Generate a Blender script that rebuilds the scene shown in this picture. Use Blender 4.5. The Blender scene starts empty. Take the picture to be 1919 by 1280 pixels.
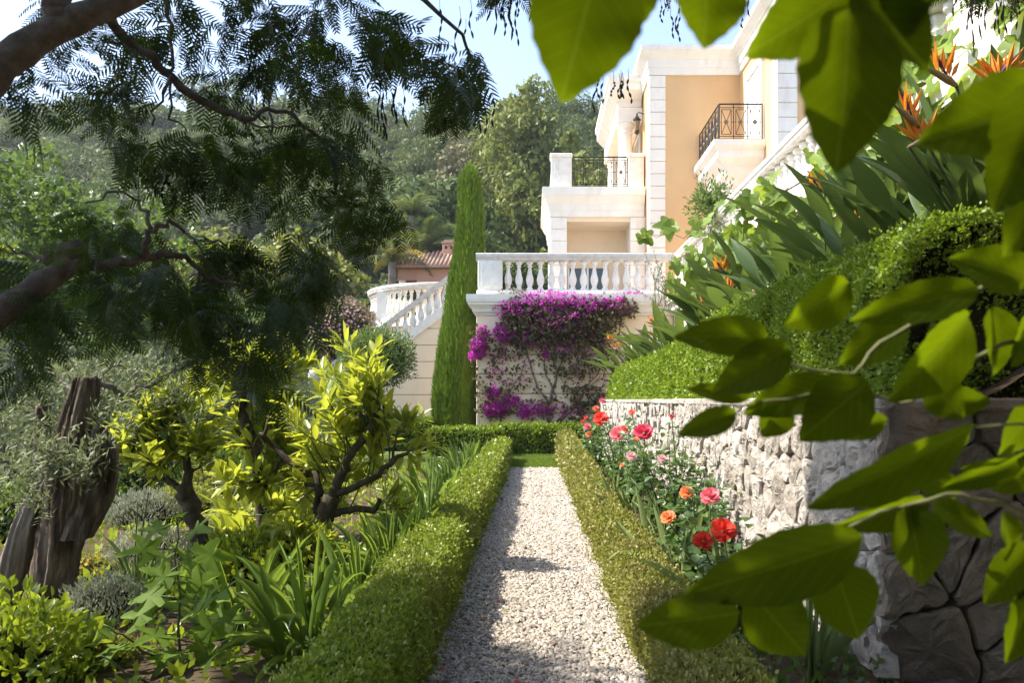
import bpy, bmesh, math, random
import numpy as np
from mathutils import Vector, Matrix, Quaternion

random.seed(7)
rng = np.random.default_rng(7)
scene = bpy.context.scene
COL = scene.collection
R = math.radians

# ------------------------------------------------------------------ camera
EYE = 1.3
F, CX, CY = 1492.5, 1000.0, 750.0          # focal length and principal point in photo pixels
cam_data = bpy.data.cameras.new('camera')
cam_data.lens = 28.0
cam_data.sensor_width = 36.0
cam_data.sensor_fit = 'HORIZONTAL'
cam_data.shift_x = (959.5 - CX) / 1919.0
cam_data.shift_y = (CY - 640.0) / 1919.0
cam_data.clip_start = 0.05
cam_data.clip_end = 2000.0
cam_data.dof.use_dof = True
cam_data.dof.focus_distance = 9.5
cam_data.dof.aperture_fstop = 5.6
cam = bpy.data.objects.new('camera', cam_data)
cam.location = (0, 0, EYE)
cam.rotation_euler = (math.pi / 2, 0, 0)
COL.objects.link(cam)
scene.camera = cam

# ------------------------------------------------------------------ sky and sun
SUN_EL, SUN_FWD = R(50), R(6)             # elevation; how far ahead of due left the sun stands
to_sun = Vector((-math.cos(SUN_EL) * math.cos(SUN_FWD), math.cos(SUN_EL) * math.sin(SUN_FWD), math.sin(SUN_EL)))
world = bpy.data.worlds.new('World')
scene.world = world
world.use_nodes = True
wn = world.node_tree
sky = wn.nodes.new('ShaderNodeTexSky')
sky.sky_type = 'NISHITA'
sky.sun_disc = False
sky.sun_elevation = SUN_EL
sky.sun_rotation = math.atan2(to_sun.x, to_sun.y)
sky.air_density = 1.0
sky.dust_density = 1.5
sky.ozone_density = 2.4
bg = wn.nodes['Background']
bg.inputs['Strength'].default_value = 0.138
hsv = wn.nodes.new('ShaderNodeHueSaturation')
hsv.inputs['Saturation'].default_value = 0.88          # hazy summer sky
wn.links.new(sky.outputs['Color'], hsv.inputs['Color'])
wn.links.new(hsv.outputs['Color'], bg.inputs['Color'])
sun_data = bpy.data.lights.new('sun', 'SUN')
sun_data.energy = 3.8
sun_data.angle = R(0.53)
sun_data.color = (1.0, 0.93, 0.80)
sun = bpy.data.objects.new('sun', sun_data)
sun.rotation_euler = to_sun.to_track_quat('Z', 'Y').to_euler()
sun.location = to_sun * 60
COL.objects.link(sun)

scene.view_settings.view_transform = 'Standard'
scene.view_settings.look = 'None'
scene.view_settings.exposure = 1.55
scene.view_settings.gamma = 1.0
scene.view_settings.use_curve_mapping = False
scene.cycles.max_bounces = 8
scene.cycles.diffuse_bounces = 4
scene.cycles.glossy_bounces = 3
scene.cycles.transmission_bounces = 6
scene.cycles.volume_bounces = 0
scene.cycles.use_denoising = True
scene.cycles.sample_clamp_indirect = 6.0
scene.cycles.caustics_reflective = False
scene.cycles.caustics_refractive = False

# ------------------------------------------------------------------ helpers
def P(px, py, Y):
    return Vector(((px - CX) * Y / F, Y, EYE - (py - CY) * Y / F))

def tag(o, label=None, cat=None, group=None, kind=None):
    if label: o['label'] = label
    if cat: o['category'] = cat
    if group: o['group'] = group
    if kind: o['kind'] = kind
    return o

def attach(o, parent):
    """parent a part whose geometry is given in world coordinates"""
    if parent is not None:
        o.parent = parent
        if parent.parent is None:
            o.matrix_parent_inverse = Matrix.Translation(-Vector(parent.location))
    return o

def thing(name, label, cat, loc=(0, 0, 0), group=None):
    o = bpy.data.objects.new(name, None)
    o.empty_display_size = 0.1
    o.location = loc
    COL.objects.link(o)
    return tag(o, label, cat, group)

def link(name, me, parent=None, local=False):
    o = bpy.data.objects.new(name, me)
    COL.objects.link(o)
    if local: o.parent = parent
    else: attach(o, parent)
    return o

class MB:
    def __init__(s): s.v, s.f = [], []
    def add(s, vs, fs):
        b = len(s.v)
        s.v.extend([tuple(v) for v in vs]); s.f.extend([tuple(i + b for i in f) for f in fs])
        return s
    def box(s, x0, x1, y0, y1, z0, z1):
        return s.add([(x0,y0,z0),(x1,y0,z0),(x1,y1,z0),(x0,y1,z0),(x0,y0,z1),(x1,y0,z1),(x1,y1,z1),(x0,y1,z1)],
                     [(0,3,2,1),(4,5,6,7),(0,1,5,4),(1,2,6,5),(2,3,7,6),(3,0,4,7)])
    def bbox(s, x0, x1, y0, y1, z0, z1, b=0.012):
        """box with chamfered edges"""
        bm = bmesh.new()
        bmesh.ops.create_cube(bm, size=1)
        for v in bm.verts:
            v.co = Vector(((x0+x1)/2 + v.co.x*(x1-x0), (y0+y1)/2 + v.co.y*(y1-y0), (z0+z1)/2 + v.co.z*(z1-z0)))
        bmesh.ops.bevel(bm, geom=bm.edges[:], offset=b, segments=1, affect='EDGES')
        bm.verts.index_update()
        s.add([v.co for v in bm.verts], [[v.index for v in f.verts] for f in bm.faces]); bm.free()
        return s
    def tube(s, pts, rad, n=7, cap=True):
        pts = [Vector(p) for p in pts]
        if not hasattr(rad, '__len__'): rad = [rad] * len(pts)
        rings = []
        a = None
        for i, p in enumerate(pts):
            d = (pts[min(i+1, len(pts)-1)] - pts[max(i-1, 0)]).normalized()
            a = d.orthogonal() if a is None else a - d * a.dot(d)      # carried along, so the tube never twists
            if a.length < 1e-4: a = d.orthogonal()
            a.normalize(); b = d.cross(a)
            rings.append([p + (a*math.cos(2*math.pi*k/n) + b*math.sin(2*math.pi*k/n)) * rad[i] for k in range(n)])
        vs = [v for r in rings for v in r]
        fs = [(i*n+k, i*n+(k+1) % n, (i+1)*n+(k+1) % n, (i+1)*n+k) for i in range(len(pts)-1) for k in range(n)]
        if cap:
            fs.append(tuple(range(n))[::-1]); fs.append(tuple((len(pts)-1)*n+k for k in range(n)))
        return s.add(vs, fs)
    def lathe(s, prof, loc=(0, 0, 0), n=12):
        """prof: list of (r, z)"""
        vs = [(loc[0]+r*math.cos(2*math.pi*k/n), loc[1]+r*math.sin(2*math.pi*k/n), loc[2]+z) for r, z in prof for k in range(n)]
        fs = [(i*n+k, i*n+(k+1) % n, (i+1)*n+(k+1) % n, (i+1)*n+k) for i in range(len(prof)-1) for k in range(n)]
        fs.append(tuple(range(n))[::-1]); fs.append(tuple((len(prof)-1)*n+k for k in range(n)))
        return s.add(vs, fs)
    def sweep(s, prof, path, closed=False, capends=True):
        """profile (out, z) swept along a plan path [(x,y)], 'out' to the right of travel, mitred"""
        n = len(path); m = len(prof)
        P2 = [Vector(p) for p in path]
        vs = []
        for i in range(n):
            def nrm(a, b):
                d = (b - a).normalized(); return Vector((d.y, -d.x))
            if closed:
                n0, n1 = nrm(P2[i-1], P2[i]), nrm(P2[i], P2[(i+1) % n])
            else:
                n0 = nrm(P2[i-1], P2[i]) if i > 0 else nrm(P2[0], P2[1])
                n1 = nrm(P2[i], P2[i+1]) if i < n-1 else n0
            mm = (n0 + n1); mm = mm / max(0.25, mm.length_squared / 2)
            for o, z in prof:
                q = P2[i] + mm * o
                vs.append((q.x, q.y, z))
        fs = []
        for i in range(n if closed else n-1):
            j = (i+1) % n
            for k in range(m):
                k2 = (k+1) % m
                fs.append((i*m+k, j*m+k, j*m+k2, i*m+k2))
        if not closed and capends:
            fs.append(tuple(range(m))); fs.append(tuple((n-1)*m+k for k in range(m))[::-1])
        return s.add(vs, fs)
    def mesh(s, name, mat=None, smooth=False):
        me = bpy.data.meshes.new(name)
        me.from_pydata(s.v, [], s.f)
        if smooth: me.polygons.foreach_set('use_smooth', [True] * len(me.polygons))
        if mat: me.materials.append(mat)
        me.update()
        return me
    def build(s, name, mat, parent=None, smooth=False, fix=False, local=False):
        me = s.mesh(name, mat, smooth)
        if fix:
            bm = bmesh.new(); bm.from_mesh(me)
            bmesh.ops.recalc_face_normals(bm, faces=bm.faces[:]); bm.to_mesh(me); bm.free()
        return link(name, me, parent, local)

def scatter_mesh(name, tv, tf, M, T, mat, smooth=False):
    """one mesh holding a template (verts tv, faces tf) placed by k matrices M and offsets T"""
    tv = np.asarray(tv, float); k, n = len(T), len(tv)
    V = np.einsum('kij,nj->kni', M, tv) + T[:, None, :]
    lens = np.array([len(f) for f in tf]); flat = np.concatenate([np.array(f) for f in tf])
    loops = (flat[None, :] + (np.arange(k) * n)[:, None]).ravel()
    tot = np.tile(lens, k); start = np.concatenate([[0], np.cumsum(tot)[:-1]])
    me = bpy.data.meshes.new(name)
    me.vertices.add(k * n); me.vertices.foreach_set('co', V.astype(np.float32).ravel())
    me.loops.add(len(loops)); me.loops.foreach_set('vertex_index', loops.astype(np.int32))
    me.polygons.add(len(tot)); me.polygons.foreach_set('loop_start', start.astype(np.int32))
    me.polygons.foreach_set('loop_total', tot.astype(np.int32))
    if smooth: me.polygons.foreach_set('use_smooth', np.ones(len(tot), bool))
    if mat: me.materials.append(mat)
    me.update(calc_edges=True)
    return me

def unit(a): return a / np.maximum(1e-9, np.linalg.norm(a, axis=-1, keepdims=True))

def frames(d, nrm, L, W, Wn=None):
    """matrices whose columns are side*W, dir*L, normal*Wn"""
    d = unit(d); s = unit(np.cross(d, nrm)); n = np.cross(s, d)
    L = np.broadcast_to(L, (len(d),)); W = np.broadcast_to(W, (len(d),)); Wn = W if Wn is None else np.broadcast_to(Wn, (len(d),))
    return np.stack([s * W[:, None], d * L[:, None], n * Wn[:, None]], axis=2)

QLEAF = ([(0, 0, 0), (.5, .48, .10), (0, 1, 0), (-.5, .48, .10)], [(0, 1, 2, 3)])
LEAF6 = ([(0, 0, 0), (.36, .25, .10), (.5, .5, .14), (.30, .8, .06), (0, 1, -.12), (-.30, .8, .06), (-.5, .5, .14), (-.36, .25, .10), (0, .33, 0), (0, .68, -.03)],
         [(0, 1, 2, 8), (8, 2, 3, 9), (9, 3, 4), (0, 8, 6, 7), (8, 9, 5, 6), (9, 4, 5)])
def rand_unit(n):
    v = rng.normal(size=(n, 3)); return unit(v)

_S = [(rng.uniform(-1, 1, 3), rng.uniform(0, 6.28)) for _ in range(9)]
def bumpy(p, freq=1.0):
    """smooth pseudo noise in about [-1,1] on an (n,3) array"""
    p = np.asarray(p, float); r = 0
    for i, (k, ph) in enumerate(_S):
        f = freq * (1 + .55 * i)
        r = r + np.sin((p @ k) * f * 2.2 + ph + 1.7 * np.sin(p[:, (i+1) % 3] * f * .9)) / (1 + .5 * i)
    return r / 3.2

# ------------------------------------------------------------------ materials
def lin(c):
    return tuple(((x/255)/12.92 if x/255 <= .04045 else ((x/255+.055)/1.055)**2.4) for x in c)

def base_mat(name):
    m = bpy.data.materials.new(name); m.use_nodes = True
    nt = m.node_tree
    return m, nt, nt.nodes['Principled BSDF']

def N(nt, t, **kw):
    n = nt.nodes.new(t)
    for k, v in kw.items():
        if k in n.inputs: n.inputs[k].default_value = v
        else: setattr(n, k, v)
    return n

def ramp(nt, fac, stops):
    r = nt.nodes.new('ShaderNodeValToRGB')
    e = r.color_ramp.elements
    while len(e) < len(stops): e.new(0.5)
    for el, (p, c) in zip(e, stops):
        el.position = p; el.color = (*c[:3], 1)
    nt.links.new(fac, r.inputs['Fac'])
    return r.outputs['Color']

def mixc(nt, fac, a, b, mode='MIX'):
    m = nt.nodes.new('ShaderNodeMix'); m.data_type = 'RGBA'; m.blend_type = mode
    for sock, val in ((m.inputs['Factor'], fac), (m.inputs[6], a), (m.inputs[7], b)):
        if hasattr(val, 'links'): nt.links.new(val, sock)
        elif isinstance(val, (int, float)): sock.default_value = val
        else: sock.default_value = (*val[:3], 1)
    return m.outputs[2]

def solid(name, stops, scale=3.0, detail=6, rough=.7, bump=.0, bscale=None, spec=.4, extra=None, stretch=None, metallic=0.0, bdist=.01):
    m, nt, b = base_mat(name)
    geo = N(nt, 'ShaderNodeNewGeometry')
    co = geo.outputs['Position']
    if stretch:
        mp = N(nt, 'ShaderNodeMapping'); mp.inputs['Scale'].default_value = stretch
        nt.links.new(co, mp.inputs['Vector']); co = mp.outputs['Vector']
    nz = N(nt, 'ShaderNodeTexNoise', Scale=scale, Detail=detail, Roughness=.62)
    nt.links.new(co, nz.inputs['Vector'])
    c = ramp(nt, nz.outputs['Fac'], stops)
    if extra:
        c = extra(nt, co, c, geo)
    nt.links.new(c, b.inputs['Base Color'])
    b.inputs['Roughness'].default_value = rough
    b.inputs['Specular IOR Level'].default_value = spec
    b.inputs['Metallic'].default_value = metallic
    if bump:
        n2 = N(nt, 'ShaderNodeTexNoise', Scale=bscale or scale * 4, Detail=8, Roughness=.68)
        nt.links.new(co, n2.inputs['Vector'])
        bp = N(nt, 'ShaderNodeBump', Strength=bump, Distance=bdist)
        nt.links.new(n2.outputs['Fac'], bp.inputs['Height'])
        nt.links.new(bp.outputs['Normal'], b.inputs['Normal'])
    return m

def leafm(name, a, b2, tcol, trans=.4, rough=.45, spec=.35, patch=.7, veins=False, patchcol=None):
    m, nt, b = base_mat(name)
    geo = N(nt, 'ShaderNodeNewGeometry')
    c = ramp(nt, geo.outputs['Random Per Island'], [(0, a), (1, b2)])
    nz = N(nt, 'ShaderNodeTexNoise', Scale=patch, Detail=3)
    nt.links.new(geo.outputs['Position'], nz.inputs['Vector'])
    f = N(nt, 'ShaderNodeMapRange'); f.inputs['From Min'].default_value = .38; f.inputs['From Max'].default_value = .68
    nt.links.new(nz.outputs['Fac'], f.inputs['Value'])
    pc = patchcol or tuple(x * .62 for x in a)
    fm = N(nt, 'ShaderNodeMath', operation='MULTIPLY'); fm.inputs[1].default_value = .55
    nt.links.new(f.outputs['Result'], fm.inputs[0])
    c = mixc(nt, fm.outputs[0], c, pc)
    nt.links.new(c, b.inputs['Base Color'])
    b.inputs['Roughness'].default_value = rough
    b.inputs['Specular IOR Level'].default_value = spec
    tr = N(nt, 'ShaderNodeBsdfTranslucent')
    tc = mixc(nt, .6, c, tcol)
    nt.links.new(tc, tr.inputs['Color'])
    mx = N(nt, 'ShaderNodeMixShader'); mx.inputs['Fac'].default_value = trans
    nt.links.new(b.outputs['BSDF'], mx.inputs[1]); nt.links.new(tr.outputs['BSDF'], mx.inputs[2])
    nt.links.new(mx.outputs['Shader'], nt.nodes['Material Output'].inputs['Surface'])
    return m

def stains(amount, dark, scale=(1.2, 1.2, .35)):
    def ex(nt, co, c, geo):
        mp = N(nt, 'ShaderNodeMapping'); mp.inputs['Scale'].default_value = scale
        nt.links.new(geo.outputs['Position'], mp.inputs['Vector'])
        nz = N(nt, 'ShaderNodeTexNoise', Scale=2.4, Detail=9, Roughness=.7)
        nt.links.new(mp.outputs['Vector'], nz.inputs['Vector'])
        f = N(nt, 'ShaderNodeMapRange'); f.inputs['From Min'].default_value = .52; f.inputs['From Max'].default_value = .75; f.inputs['To Max'].default_value = amount
        nt.links.new(nz.outputs['Fac'], f.inputs['Value'])
        return mixc(nt, f.outputs['Result'], c, dark)
    return ex

def islandtint(lo, hi, amt=.6):
    def ex(nt, co, c, geo):
        oi = N(nt, 'ShaderNodeObjectInfo')
        t = ramp(nt, oi.outputs['Random'], [(0, lo), (1, hi)])
        return mixc(nt, amt, c, t, 'MULTIPLY')
    return ex

mt = {}
mt['cream'] = solid('cream_render', [(.3, (.80, .64, .47)), (.7, (.85, .71, .54))], 1.5, rough=.85, bump=.12, bscale=60, extra=stains(.22, (.55, .44, .33)))
mt['apricot'] = solid('apricot_render', [(.3, (.63, .405, .21)), (.7, (.69, .46, .245))], .8, rough=.88, bump=.12, bscale=60, extra=stains(.30, (.52, .36, .21)))
mt['white'] = solid('white_stone', [(.25, (.78, .73, .66)), (.7, (.85, .82, .77))], 2.2, rough=.7, bump=.10, bscale=50, extra=stains(.45, (.52, .46, .38)))
mt['marble'] = solid('weathered_marble', [(.25, (.70, .64, .57)), (.55, (.81, .77, .71)), (.8, (.86, .82, .77))], 5, rough=.55, bump=.14, bscale=70, extra=stains(.55, (.42, .36, .30), (2.5, 2.5, 1.2)))
mt['coping'] = solid('coping_stone', [(.25, (.50, .46, .41)), (.7, (.70, .65, .60))], 6, rough=.8, bump=.3, bscale=60, extra=stains(.6, (.30, .27, .23), (3, 3, 3)))
mt['joint'] = solid('joint_mortar', [(.3, (.34, .24, .17)), (.7, (.42, .31, .22))], 8, rough=.95)
mt['iron'] = solid('wrought_iron', [(.3, (.018, .018, .02)), (.7, (.035, .033, .032))], 9, rough=.45, spec=.5, metallic=.6)
mt['rosette'] = solid('rosette_bronze', [(.3, (.12, .10, .07)), (.7, (.22, .18, .12))], 20, rough=.5, metallic=.3)
mt['glass'] = solid('dark_glass', [(.3, (.02, .022, .025)), (.7, (.03, .035, .04))], 2, rough=.08, spec=.8)
mt['doorwhite'] = solid('white_paint', [(.3, (.78, .78, .77)), (.7, (.83, .83, .82))], 3, rough=.45)
def stone_extra(nt, co, c, geo):
    oi = N(nt, 'ShaderNodeObjectInfo')
    t = ramp(nt, oi.outputs['Random'], [(0, (.62, .56, .50)), (.5, (.88, .84, .80)), (1, (1.0, .97, .94))])
    c = mixc(nt, .8, c, t, 'MULTIPLY')
    for sc, lo, hi, amt, colr in ((2.3, .55, .72, .5, (.38, .30, .23)), (5.5, .60, .70, .6, (.16, .14, .12)), (17, .63, .72, .5, (.12, .10, .08))):
        nz = N(nt, 'ShaderNodeTexNoise', Scale=sc, Detail=9, Roughness=.7); nt.links.new(co, nz.inputs['Vector'])
        f = N(nt, 'ShaderNodeMapRange'); f.inputs['From Min'].default_value = lo; f.inputs['From Max'].default_value = hi; f.inputs['To Max'].default_value = amt
        nt.links.new(nz.outputs['Fac'], f.inputs['Value']); c = mixc(nt, f.outputs['Result'], c, colr)
    return c
mt['stone'] = solid('limestone', [(.22, (.26, .235, .21)), (.42, (.43, .40, .365)), (.62, (.54, .505, .47)), (.8, (.62, .585, .55))], 6, detail=10, rough=.95, bump=.9, bscale=24, bdist=.035, extra=stone_extra, spec=.15)
mt['shadestone'] = solid('shaded_brown_limestone', [(.22, (.10, .080, .063)), (.42, (.18, .148, .118)), (.62, (.25, .208, .17)), (.8, (.32, .275, .23))], 6, detail=10, rough=.95, bump=.9, bscale=24, bdist=.035, extra=stone_extra, spec=.12)  # browner limestone, its colour darkened to hold the shade of the near end
mt['mortar'] = solid('wall_core', [(.3, (.10, .085, .07)), (.7, (.17, .145, .12))], 12, rough=.98, bump=.4, bscale=40, spec=.1)
mt['soil'] = solid('garden_soil', [(.25, (.045, .032, .02)), (.5, (.085, .06, .038)), (.75, (.10, .085, .05))], 3.5, detail=9, rough=1, bump=.6, bscale=30, bdist=.03, spec=.1)
mt['terrain'] = solid('hill_ground', [(.3, (.035, .04, .018)), (.6, (.07, .075, .03)), (.8, (.12, .10, .06))], .25, detail=8, rough=1, bump=.5, bscale=6, spec=.1)
mt['gravelbed'] = solid('gravel_bed', [(.3, (.30, .265, .225)), (.5, (.46, .41, .36)), (.7, (.58, .53, .47))], 55, detail=5, rough=.95, bump=.8, bscale=75, bdist=.012, spec=.15)
mt['lawn'] = solid('lawn_soil', [(.3, (.06, .085, .02)), (.7, (.09, .12, .03))], 4, rough=1, bump=.4, bscale=60)
mt['paving'] = solid('terrace_paving', [(.3, (.42, .37, .32)), (.7, (.54, .49, .43))], 3, rough=.8, bump=.2)
mt['terracotta'] = solid('roof_tile', [(.3, (.36, .21, .145)), (.7, (.50, .34, .25))], 3, rough=.9, bump=.4, bscale=20)
mt['pink'] = solid('pink_render', [(.3, (.55, .30, .22)), (.7, (.62, .36, .27))], 2, rough=.9)
mt['bark'] = solid('dark_bark', [(.28, (.020, .015, .011)), (.5, (.055, .042, .031)), (.75, (.11, .09, .07))], 14, detail=9, rough=.95, bump=.9, bscale=22, bdist=.02, stretch=(1, 1, .35), spec=.15)
mt['citrusbark'] = solid('citrus_bark', [(.28, (.028, .022, .016)), (.5, (.07, .055, .038)), (.75, (.13, .105, .075))], 18, detail=9, rough=.92, bump=.7, bscale=30, bdist=.015, stretch=(1, 1, .5), spec=.2)
mt['olivebark'] = solid('olive_bark', [(.30, (.022, .015, .011)), (.44, (.085, .062, .046)), (.58, (.20, .155, .12)), (.75, (.37, .305, .25))], 11, detail=10, rough=.95, bump=1.0, bscale=16, bdist=.04, stretch=(1.6, 1.6, .16), spec=.1)
mt['paletrunk'] = solid('pale_trunk', [(.3, (.12, .10, .08)), (.7, (.24, .21, .18))], 6, rough=.95, bump=.6, bscale=18, stretch=(1, 1, .3))
mt['acaciabark'] = solid('acacia_bark', [(.25, (.05, .038, .03)), (.5, (.115, .09, .072)), (.75, (.20, .165, .14))], 20, detail=8, rough=.9, bump=.5, bscale=45, bdist=.006, spec=.2)
mt['stem'] = solid('green_stem', [(.3, (.05, .075, .02)), (.7, (.09, .12, .035))], 8, rough=.6)
mt['twig'] = solid('brown_twig', [(.3, (.055, .04, .028)), (.7, (.12, .09, .065))], 9, rough=.9)
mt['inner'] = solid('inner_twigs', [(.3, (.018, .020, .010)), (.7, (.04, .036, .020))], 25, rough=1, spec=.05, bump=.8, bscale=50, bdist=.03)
mt['pod'] = solid('dry_pod', [(.3, (.018, .014, .010)), (.7, (.045, .032, .022))], 30, rough=.7)

mt['box'] = leafm('box_leaf', (.13, .20, .020), (.28, .34, .04), (.36, .46, .03), .32, .42, .35, 1.6, patchcol=(.20, .19, .05))
mt['boxgreen'] = leafm('green_box_leaf', (.12, .20, .016), (.26, .34, .032), (.36, .50, .02), .34, .45, .3, 1.1)
mt['boxdark'] = leafm('dark_box_leaf', (.055, .12, .014), (.12, .21, .026), (.20, .36, .02), .30, .40, .35, 1.1)
mt['boxolive'] = leafm('olive_box_leaf', (.16, .175, .032), (.29, .30, .06), (.40, .42, .05), .28, .5, .3, 2.6, patchcol=(.27, .20, .10))
mt['cypress'] = leafm('cypress_leaf', (.10, .175, .014), (.20, .29, .026), (.26, .40, .02), .26, .6, .2, .9)
mt['citrus'] = leafm('citrus_leaf', (.22, .29, .030), (.42, .43, .06), (.60, .63, .05), .50, .35, .45, 1.2, patchcol=(.13, .21, .025))
mt['agapanthus'] = leafm('agapanthus_leaf', (.094, .181, .037), (.213, .300, .062), (.425, .550, .062), .32, .32, .5, 1.0)
mt['iris'] = leafm('iris_leaf', (.17, .25, .085), (.28, .34, .13), (.36, .45, .12), .28, .4, .4, 1.0)
mt['rose'] = leafm('rose_leaf', (.045, .10, .020), (.12, .19, .04), (.22, .34, .03), .28, .38, .45, 1.5)
mt['strelitzia'] = leafm('strelitzia_leaf', (.055, .11, .032), (.115, .17, .055), (.25, .34, .05), .28, .33, .5, .9)
mt['vine'] = leafm('vine_leaf', (.13, .22, .035), (.27, .34, .07), (.46, .56, .06), .46, .5, .3, 1.0)
mt['bougleaf'] = leafm('bougainvillea_leaf', (.06, .075, .028), (.14, .12, .06), (.22, .20, .06), .28, .5, .3, 2.0, patchcol=(.11, .07, .045))
mt['bract'] = leafm('bougainvillea_bract', (.42, .028, .35), (.66, .08, .55), (.80, .06, .65), .40, .5, .2, 3.0, patchcol=(.42, .02, .30))
mt['fig'] = leafm('fig_leaf', (.10, .17, .018), (.17, .25, .028), (.34, .55, .03), .40, .6, .15, 2.0)
mt['olive'] = leafm('olive_leaf', (.14, .175, .085), (.27, .29, .17), (.26, .32, .11), .24, .6, .2, 1.6)
mt['santolina'] = leafm('grey_leaf', (.30, .32, .22), (.46, .47, .36), (.36, .38, .24), .18, .8, .1, 2.0)
mt['lime'] = leafm('lime_leaf', (.15, .24, .022), (.32, .38, .04), (.50, .58, .03), .42, .4, .4, 1.0)
mt['shrub'] = leafm('shrub_leaf', (.075, .135, .028), (.15, .22, .05), (.26, .37, .05), .32, .42, .4, .9)
mt['yellowgreen'] = leafm('yellow_green_leaf', (.17, .20, .035), (.30, .31, .06), (.40, .42, .05), .34, .5, .3, .6)
mt['acacia'] = leafm('acacia_leaf', (.015, .032, .008), (.034, .056, .013), (.14, .24, .012), .30, .5, .3, 1.1)
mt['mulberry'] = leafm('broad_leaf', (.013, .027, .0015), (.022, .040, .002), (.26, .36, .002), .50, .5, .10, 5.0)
mt['hillpine'] = leafm('pine_needles', (.090, .125, .042), (.166, .200, .066), (.221, .276, .070), .24, .6, .2, .12)
mt['hilloak'] = leafm('oak_leaf', (.070, .110, .032), (.138, .180, .058), (.208, .276, .055), .24, .6, .2, .12)
mt['hillolive'] = leafm('grey_green_leaf', (.139, .169, .087), (.222, .245, .139), (.233, .279, .116), .22, .6, .2, .12)
mt['hillyellow'] = leafm('pale_green_leaf', (.141, .178, .041), (.238, .259, .070), (.324, .367, .065), .28, .55, .2, .15)
mt['hillbrown'] = leafm('brown_green_leaf', (.145, .139, .067), (.230, .205, .102), (.241, .241, .085), .22, .6, .2, .15)
mt['palm'] = leafm('palm_leaf', (.075, .105, .035), (.14, .17, .06), (.24, .30, .05), .28, .45, .4, .4)
mt['palmgold'] = leafm('golden_palm_leaf', (.26, .20, .04), (.38, .28, .06), (.45, .36, .05), .3, .5, .3, .4)
mt['grass'] = leafm('grass_blade', (.11, .19, .026), (.20, .28, .04), (.34, .46, .04), .35, .5, .3, 1.2)
mt['strelsepal'] = leafm('orange_sepal', (.78, .25, .022), (.88, .36, .045), (.90, .36, .03), .38, .45, .3, 6, patchcol=(.72, .22, .02))
mt['strelbeak'] = solid('flower_beak', [(.35, (.10, .13, .06)), (.6, (.30, .20, .12)), (.8, (.42, .20, .12))], 10, rough=.5)
mt['streltongue'] = solid('flower_tongue', [(.3, (.02, .018, .10)), (.7, (.05, .04, .18))], 10, rough=.5)
for nm, a, b_, t in (('rosered', (.62, .035, .022), (.75, .075, .045), (.8, .08, .04)), ('rosecoral', (.75, .16, .10), (.80, .27, .16), (.85, .3, .15)),
                     ('rosepink', (.70, .10, .16), (.82, .34, .36), (.85, .3, .3)), ('roseorange', (.80, .24, .09), (.86, .36, .17), (.9, .4, .15)),
                     ('rosepale', (.74, .42, .46), (.84, .62, .60), (.85, .6, .55)), ('rosecrimson', (.55, .025, .08), (.72, .12, .19), (.8, .1, .15))):
    mt[nm] = leafm(nm, a, b_, t, .3, .55, .2, 9, patchcol=a)
mt['yellowflower'] = leafm('yellow_flower', (.62, .36, .03), (.72, .48, .05), (.8, .5, .05), .3, .6, .2, 3)
mt['pinkflower'] = leafm('pink_flower', (.55, .26, .30), (.72, .45, .48), (.7, .4, .4), .3, .6, .2, 3)
mt['whiteflower'] = leafm('white_flower', (.75, .74, .70), (.82, .82, .80), (.8, .8, .75), .3, .6, .2, 3)
# ------------------------------------------------------------------ ground, path, lawn, bank
def hill(x, y):
    t = np.maximum(0, y - 38.0)
    h = .60 * (t * t / (t + 16.0))
    top = 118.0
    h = np.where(y > top, .60 * ((top-38)**2 / (top-38+16)) + 2.5 * np.sin((y-top) * .03), h)
    und = 1.6 * np.sin(x * .045 + 1.3) * np.sin(y * .03) + .9 * np.sin(x * .11 + y * .05)
    h = h + und * np.clip((y - 45) / 40, 0, 1)
    left = np.clip((-x - 7) / 20, 0, 1)
    return h - .02 - .9 * left * np.clip(1 - (y - 20) / 40, 0, 1)

xs = np.concatenate([np.linspace(-240, -40, 22)[:-1], np.linspace(-40, 40, 48), np.linspace(40, 200, 18)[1:]])
ys = np.concatenate([np.linspace(-60, 0, 7)[:-1], np.linspace(0, 60, 40), np.linspace(60, 240, 40)[1:]])
gx, gy = np.meshgrid(xs, ys)
gz = hill(gx, gy)
mb = MB()
nx_, ny_ = len(xs), len(ys)
mb.v = [(a, b, c) for a, b, c in zip(gx.ravel(), gy.ravel(), gz.ravel())]
mb.f = [(j*nx_+i, j*nx_+i+1, (j+1)*nx_+i+1, (j+1)*nx_+i) for j in range(ny_-1) for i in range(nx_-1)]
ground = mb.build('ground', mt['terrain'], smooth=True); tag(ground, 'wooded hillside and garden earth under the planting', 'ground', kind='structure')

def sheet(name, x0, x1, y0, y1, z, mat, nx=2, ny=2, jit=0):
    m = MB()
    for j in range(ny):
        for i in range(nx):
            m.v.append((x0 + (x1-x0)*i/(nx-1) + (random.uniform(-jit, jit) if 0 < i < nx-1 else 0), y0 + (y1-y0)*j/(ny-1), z + (random.uniform(-jit, jit) if jit else 0)))
    m.f = [(j*nx+i, j*nx+i+1, (j+1)*nx+i+1, (j+1)*nx+i) for j in range(ny-1) for i in range(nx-1)]
    return m.build(name, mat, smooth=True)

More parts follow.
